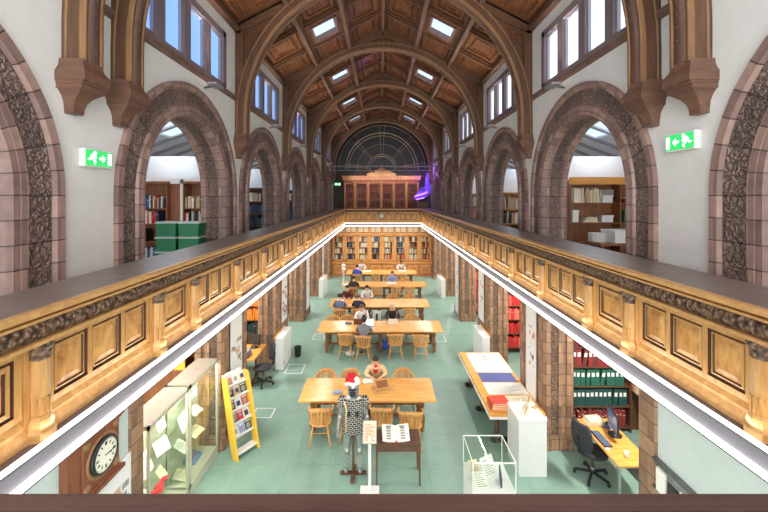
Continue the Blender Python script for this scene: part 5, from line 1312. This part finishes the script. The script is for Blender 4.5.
def person(label, loc, rz, top, legs, hair, skn='skin', lean=.3, look=.25, hands=((-.12, .42, .79), (.12, .42, .79)), style='short', sw=0, extra=None):
    t = thing('person', label, 'person', (loc[0], loc[1], 0), rz)
    L = lean; ny = .02+L*.30; nz = 1.08-L*.10
    pel = (0, -.06, .57); sp = (0, -.04+L*.08, .76); chs = (0, L*.22, .93); nb = (0, ny, nz); nt = (0, ny+.03+L*.05, nz+.06)
    hx, hy, hz = sw*.02, nt[1]+.035, nz+.155
    sh = [(s*.165, ny-.035, nz-.07) for s in (-1, 1)]; el = []
    for s, h in zip((-1, 1), hands): el.append((s*.25, (ny+h[1])/2-.08, min(.84, (nz-.07+h[2])/2-.0)-.03))
    hip = [(s*.085, -.02, .55) for s in (-1, 1)]; kn = [(s*.12, .40, .53) for s in (-1, 1)]; an = [(s*.12, .36, .09) for s in (-1, 1)]; to = [(s*.13, .50, .035) for s in (-1, 1)]
    V = [pel+(.10,), sp+(.09,), chs+(.10,), nb+(.055,), nt+(.048,), (hx, hy-.01, hz-.05, .062), (hx, hy+.0, hz, .084), (hx, hy-.012, hz+.06, .070)]
    E = [(0, 1), (1, 2), (2, 3), (3, 4), (4, 5), (5, 6), (6, 7)]
    def add(v, p): V.append(v); E.append((p, len(V)-1)); return len(V)-1
    for k, s in enumerate((-1, 1)):
        a = add(sh[k]+(.045,), 2); a = add(el[k]+(.034,), a); h = hands[k]; a = add((h[0], h[1]-.03, h[2], .024), a)
        d = Vector((h[0]-el[k][0], h[1]-el[k][1], 0)).normalized(); sdv = Vector((d.y, -d.x, 0))
        pm = Vector(h)+d*.03; p_ = add(tuple(pm)+(.026,), a)
        for f, (off, ln) in enumerate(((-.028, .05), (-.010, .062), (.009, .058), (.027, .045))):
            q = pm+d*.045+sdv*off; i1 = add((q.x, q.y, q.z+.004, .0085), p_); q2 = q+d*ln*.55; i2 = add((q2.x, q2.y, q2.z-.004, .008), i1); q3 = q+d*ln; add((q3.x, q3.y, q3.z-.018, .007), i2)
        q = Vector(h)+sdv*(-s*.03)+d*.012; i1 = add((q.x, q.y, q.z, .010), p_); q = q+d*.03+sdv*(-s*.014); add((q.x, q.y, q.z-.006, .008), i1)
        b = add(hip[k]+(.075,), 0); b = add(kn[k]+(.05,), b); b = add(an[k]+(.032,), b); add(to[k]+(.025,), b)
    body = skin('body', V, E, skn, t)
    # face
    m = MB(); m.ell((hx, hy+.083, hz-.012), (.014, .018, .022), 8, 5); m.ell((hx-.078, hy-.005, hz-.01), (.012, .02, .03), 8, 5); m.ell((hx+.078, hy-.005, hz-.01), (.012, .02, .03), 8, 5); build('nose_and_ears', m, skn, t)
    m = MB(); m.ell((hx-.03, hy+.074, hz+.012), (.012, .008, .008), 8, 5); m.ell((hx+.03, hy+.074, hz+.012), (.012, .008, .008), 8, 5); build('eyes', m, 'black_plastic', t)
    m = MB(); m.ell((hx, hy+.072, hz-.05), (.024, .008, .006), 8, 5); build('mouth', m, 'cover_redpale', t)
    # hair
    m = MB(); m.ell((hx, hy-.022, hz+.036), (.093, .095, .086), 16, 10)
    if style == 'long': m.ell((hx, hy-.06, hz-.05), (.085, .05, .14), 12, 8); m.ell((hx-.07, hy-.01, hz-.06), (.025, .05, .11), 8, 6); m.ell((hx+.07, hy-.01, hz-.06), (.025, .05, .11), 8, 6)
    if style == 'bun': m.ell((hx, hy-.05, hz+.125), (.05, .05, .045), 12, 8); m.ell((hx, hy-.05, hz-.02), (.08, .05, .08), 12, 8)
    build('hair', m, hair, t)
    # garment
    V = [pel+(.135,), sp+(.128,), chs+(.142,), (nb[0], nb[1]-.005, nb[2]-.01, .085)]; E = [(0, 1), (1, 2), (2, 3)]
    for k in range(2):
        a = add((sh[k][0]*.98, sh[k][1], sh[k][2], .072), 2); a = add(el[k]+(.052,), a); h = hands[k]; w = Vector(h)*.82+Vector(el[k])*.18; a = add((w.x, w.y-.01, w.z+.006, .038), a)
    g = skin('jacket' if top != 'cloth_white' else 'shirt', V, E, top, t)
    V = [(0, -.06, .56, .13)]; E = []
    for k in range(2):
        b = add(hip[k]+(.095,), 0); m_ = tuple((hip[k][i]+kn[k][i])/2 for i in range(3)); b = add(m_+(.085,), b); b = add(kn[k]+(.066,), b); c_ = (an[k][0], an[k][1], .30); b = add(c_+(.056,), b); b = add((an[k][0], an[k][1], .12, .048), b)
    skin('trousers', V, E, legs, t)
    for k, s in enumerate((-1, 1)):
        m = MB(); m.ell((s*.125, .42, .045), (.048, .125, .045), 12, 7); m.box(s*.125-.045, s*.125+.045, .30, .53, 0, .018); build('shoe', m, 'black_plastic', t)
    if extra: extra(t, hx, hy, hz, chs, nb)
    return t
def inner_red(t, hx, hy, hz, chs, nb):
    m = MB(); m.ell((0, chs[1]+.115, chs[2]+.03), (.06, .05, .12), 12, 8); build('jumper', m, 'cloth_red', t)
    m = MB(); m.tube([(-.06, nb[1], nb[2]+.0), (-.05, nb[1]+.09, nb[2]-.03), (0, nb[1]+.10, nb[2]-.05), (.05, nb[1]+.09, nb[2]-.03), (.06, nb[1], nb[2])], .02, 8); build('collar', m, 'cloth_cream', t)
def scarf(t, hx, hy, hz, chs, nb):
    m = MB(); m.tube([(-.07, nb[1], nb[2]+.02), (-.05, nb[1]+.08, nb[2]-.01), (0, nb[1]+.10, nb[2]-.03), (.05, nb[1]+.08, nb[2]-.01), (.07, nb[1], nb[2]+.02), (0, nb[1]-.08, nb[2]+.03), (-.07, nb[1], nb[2]+.02)], .028, 8); build('scarf', m, 'cloth_grey', t)
person('dark-haired person in a cream jacket over red, reading at the near table', (-.13, 9.38), PI, 'cloth_cream', 'cloth_black', 'hair_dark', lean=.55, extra=inner_red, hands=((-.13, .36, .80), (.10, .38, .80)))
person('person with a dark bun and grey plaid coat, back to the viewer, second table', (-.56, 11.92), -.05, 'cloth_plaid', 'cloth_jeans', 'hair_dark', lean=.35, style='bun', hands=((-.12, .46, .80), (.12, .46, .80)), extra=scarf)
person('person with brown hair in a pale patterned jacket behind the brown laptop', (-.70, 13.66), PI, 'cloth_white', 'cloth_black', 'hair_brown', lean=.45)
person('blond person in a dark jacket behind the silver-white laptop', (.42, 13.70), PI, 'cloth_black', 'cloth_black', 'hair_blond', lean=.3, style='long', hands=((-.1, .40, .80), (.1, .40, .80)))
person('person in a slate blue top, back to the viewer, at the third table', (-1.66, 14.72), 0, 'cloth_slate', 'cloth_jeans', 'hair_dark', lean=.3)
person('person in a navy coat, back to the viewer, at the third table', (-.90, 14.74), 0, 'cloth_navy', 'cloth_black', 'hair_grey', lean=.5)
person('person in maroon and black facing the viewer at the left of the third table', (-1.5, 16.56), PI, 'cloth_maroon', 'cloth_black', 'hair_dark', lean=.4)
person('person in a white top with dark hair facing the viewer at the third table', (-.62, 16.56), PI, 'cloth_white', 'cloth_jeans', 'hair_dark', lean=.4)
person('person in black, back to the viewer, at the left of the fourth table', (-1.35, 18.12), 0, 'cloth_black', 'cloth_black', 'hair_dark', lean=.5)
person('person in a pale blue top reading at the fourth table', (.6, 19.84), PI, 'cloth_lightblue', 'cloth_jeans', 'hair_brown', lean=.55)
person('person in a bright blue jacket, back to the viewer, at the farthest table', (-1.37, 21.12), 0, 'cloth_blue', 'cloth_black', 'hair_dark', lean=.3)
person('person in a white top at the left of the farthest table, facing the viewer', (-1.2, 23.0), PI, 'cloth_white', 'cloth_tan', 'hair_brown', lean=.3)
person('person in a white top at the right of the farthest table, facing the viewer', (1.25, 23.0), PI, 'cloth_white', 'cloth_black', 'hair_dark', skn='skin_dark', lean=.35)

# armoured figure
t = thing('armoured_figure', 'armoured mannequin in patterned vest and red hat standing before the near table', 'mannequin', (-.52, 6.95, 0))
m = MB(); m.box(-.24, .24, -.03, .03, .0, .045); m.box(-.035, .035, -.25, .2, .0, .04); m.box(-.02, .02, -.0, .04, .04, 1.1); build('stand', m, 'dark_wood', t)
V = [(0, .0, .90, .12), (0, 0, 1.1, .10), (0, 0, 1.35, .13), (0, 0, 1.47, .06), (0, 0, 1.53, .055)]; E = [(0, 1), (1, 2), (2, 3), (3, 4)]
def add(v, p): V.append(v); E.append((p, len(V)-1)); return len(V)-1
for s in (-1, 1):
    a = add((s*.17, 0, 1.40, .06), 2); a = add((s*.235, -.01, 1.14, .045), a); a = add((s*.275, -.05, .92, .034), a); p_ = add((s*.285, -.06, .83, .03), a)
    for f in range(4):
        q = add((s*.285+(-.026+f*.017), -.065, .77, .011), p_); q = add((s*.285+(-.028+f*.018), -.075, .73, .010), q); add((s*.285+(-.028+f*.018), -.06, .70-.004*(f in (1, 2)), .009), q)
    q = add((s*.25, -.085, .80, .012), p_); add((s*.245, -.10, .76, .010), q)
    b = add((s*.10, 0, .84, .085), 0); b = add((s*.12, -.0, .62, .072), b); b = add((s*.125, -.01, .46, .055), b); b = add((s*.125, .015, .32, .060), b); b = add((s*.125, .0, .13, .036), b); add((s*.135, -.10, .09, .032), b)
skin('body', V, E, 'silver', t)
for s in (-1, 1):
    m = MB(); m.ell((s*.122, -.035, .46), (.06, .05, .07), 12, 8); m.prism([(s*.122-.05, .40), (s*.122+.05, .40), (s*.122+.035, .16), (s*.122-.035, .16)], -.062, -.045, 'Y'); build('leg_guard', m, 'silver', t)
    m = MB(); m.ell((s*.245, -.03, 1.08), (.052, .055, .06), 12, 8)
    for k in range(5): m.lathe([(.05-.003*k, 0), (.052-.003*k, .02)], (s*(.25+.006*k), -.02-.008*k, 1.02-k*.03), 12)
    build('arm_guard', m, 'silver', t)
m = MB(); m.lathe([(.20, .80), (.215, .82), (.20, .95), (.185, 1.05), (.195, 1.2), (.215, 1.33), (.20, 1.42), (.12, 1.48), (.08, 1.49)], (0, 0, 0), 24, 1, .68)
v_ = build('vest', m, 'vest_pattern', t)
m = MB()
for s in (-1, 1):
    m.box(s*.075-.035, s*.075+.035, -.152, -.125, 1.16, 1.24)
build('vest_boss', m, 'vest_black', v_)
m = MB(); m.tube([(-.16, -.115, 1.42), (-.11, -.145, 1.28), (-.13, -.145, 1.05), (-.12, -.15, .88)], .014, 8); build('strap', m, 'gold_trim', v_)
for s in (-1, 1):
    m = MB(); m.ell((s*.215, 0, 1.36), (.085, .105, .115), 16, 10, M=Matrix.Identity(4)); build('shoulder_guard', m, 'vest_pattern', t)
m = MB(); m.lathe([(.075, 1.49), (.10, 1.50), (.112, 1.56), (.118, 1.62), (.115, 1.70), (.09, 1.77), (.04, 1.80), (.005, 1.805)], (0, 0, 0), 22, .93, 1.06)
h = build('helmet', m, 'silver', t)
m = MB(); m.prism([(-.07, 1.655), (.07, 1.655), (.065, 1.63), (.012, 1.63), (.0, 1.60), (-.012, 1.63), (-.065, 1.63)], -.135, -.10, 'Y'); 
m.prism([(-.05, 1.52), (.05, 1.52), (.055, 1.60), (.02, 1.615), (-.02, 1.615), (-.055, 1.60)], -.136, -.10, 'Y'); build('face_mask', m, 'vest_black', h)
m = MB(); m.lathe([(.09, 1.50), (.135, 1.465), (.14, 1.45), (.10, 1.46)], (0, -.01, 0), 20); build('neck_guard', m, 'silver', t)
m = MB(); m.tube([(0, 0, 1.72), (-.012, .0, 1.79), (-.035, .0, 1.85), (-.07, -.01, 1.86), (-.105, -.03, 1.80), (-.12, -.04, 1.73)], [.120, .105, .07, .055, .04, .02], 14); hat = build('hat', m, 'cloth_red', t)
m = MB(); m.lathe([(.115, 1.70), (.135, 1.715), (.135, 1.75), (.115, 1.765)], (0, 0, 0), 22); m.ell((-.125, -.045, 1.70), .032, 10, 7); m.ell((.06, -.05, 1.80), (.06, .06, .05), 10, 7); build('hat_trim', m, 'cloth_white', hat)

# posters on the near left wall under the clock
board('white printed poster on the near left wall below the clock case', -1, 4.42, .68, 1.1, 1.93, 'white_paint', 'map')
flush_books()

# ================================================================ light
def area(name, loc, rot, sx, sy, power, col=(1, 1, 1), spread=None):
    l = bpy.data.lights.new(name, 'AREA'); l.shape = 'RECTANGLE'; l.size = sx; l.size_y = sy; l.energy = power; l.color = col
    if spread: l.spread = spread
    o = bpy.data.objects.new(name, l); C.objects.link(o); o.location = loc; o.rotation_euler = rot; return o
YM = (YN+YF)/2; LN = YF-YN-.1
W_ = (1, .965, .91)
for s, P in ((-1, PL), (1, PR)):
    # LED strips: lower one washes the hall, upper one washes the panelling
    area('led_lower', (P-s*.012, YM, 3.415), (0, s*math.radians(25), 0), .03, LN, 185, W_)
    area('led_upper', (P-s*.0, YM, 3.70), (PI+0, -s*math.radians(-35), 0), .02, LN, 14, (1, .95, .86))
area('led_lower', ((PL+PR)/2, YF-.02, 3.415), (0, 0, 0), PR-PL, .03, 80, W_)
area('led_upper', ((PL+PR)/2, YF, 3.70), (PI-math.radians(-35), 0, 0), PR-PL, .02, 3, (1, .93, .82))
for k, c in enumerate(ARCH[1:]):
    for s in (-1, 1):
        X = XL if s < 0 else XR
        area('uplight', (X-s*.22, c+.45, 7.275), (PI, -s*math.radians(28), 0), .14, .28, 26, (1, .95, .88), spread=math.radians(95))
        area('fill_batten', (s*4.9, c, 3.36), (0, 0, 0), .12, 1.2, 110, (1, .97, .92))  # fill from the added aisle battens
        area('aisle_skylight', (X+s*1.6, c+2.35, 6.5), (0, 0, 0), .9, 1.4, 22, (.82, .9, 1))
for xx in (-1.6, 1.7):
    area('far_fill_batten', (xx, 23.5, 3.38), (0, 0, 0), 1.2, .12, 90, (1, .96, .9))  # fill from the added battens at the far end
for s, y0, y1 in ((1, 5.26, 6.36), (1, 6.42, 7.5)):
    area('case_light', (XL-.13, (y0+y1)/2, 1.835), (0, 0, 0), .03, 1.0, 16, (1, .97, .88))
for xx in (-1.6, -.5, .6, 1.7):
    area('fill_spot', (xx, 23.07, 6.71), (math.radians(50), 0, 0), .08, .08, 4.5, (1, .93, .84), spread=math.radians(120))  # fill from the added spotlights onto the end bookcase
pl = bpy.data.lights.new('purple', 'POINT'); pl.energy = 35; pl.color = (.45, .2, 1); pl.shadow_soft_size = .3
po = bpy.data.objects.new('purple_light', pl); C.objects.link(po); po.location = (2.6, 23.4, 6.6)
w = bpy.data.worlds.new('World'); bpy.context.scene.world = w; w.use_nodes = True
bg = w.node_tree.nodes['Background']; bg.inputs[0].default_value = (.96, .98, 1, 1); bg.inputs[1].default_value = 3.2

# ================================================================ camera
cd = bpy.data.cameras.new('Camera'); co = bpy.data.objects.new('Camera', cd); C.objects.link(co)
co.location = (0, 0, HC); co.rotation_euler = (PI/2, 0, 0); cd.sensor_width = 36; cd.lens = F/768*36
cd.shift_x = 3/768; cd.shift_y = -59/768; cd.clip_start = .05
sc = bpy.context.scene; sc.camera = co
sc.view_settings.view_transform = 'Standard'; sc.view_settings.look = 'None'; sc.view_settings.gamma = 1; sc.view_settings.exposure = .55
sc.cycles.max_bounces = 8; sc.cycles.transparent_max_bounces = 12; sc.cycles.use_denoising = True
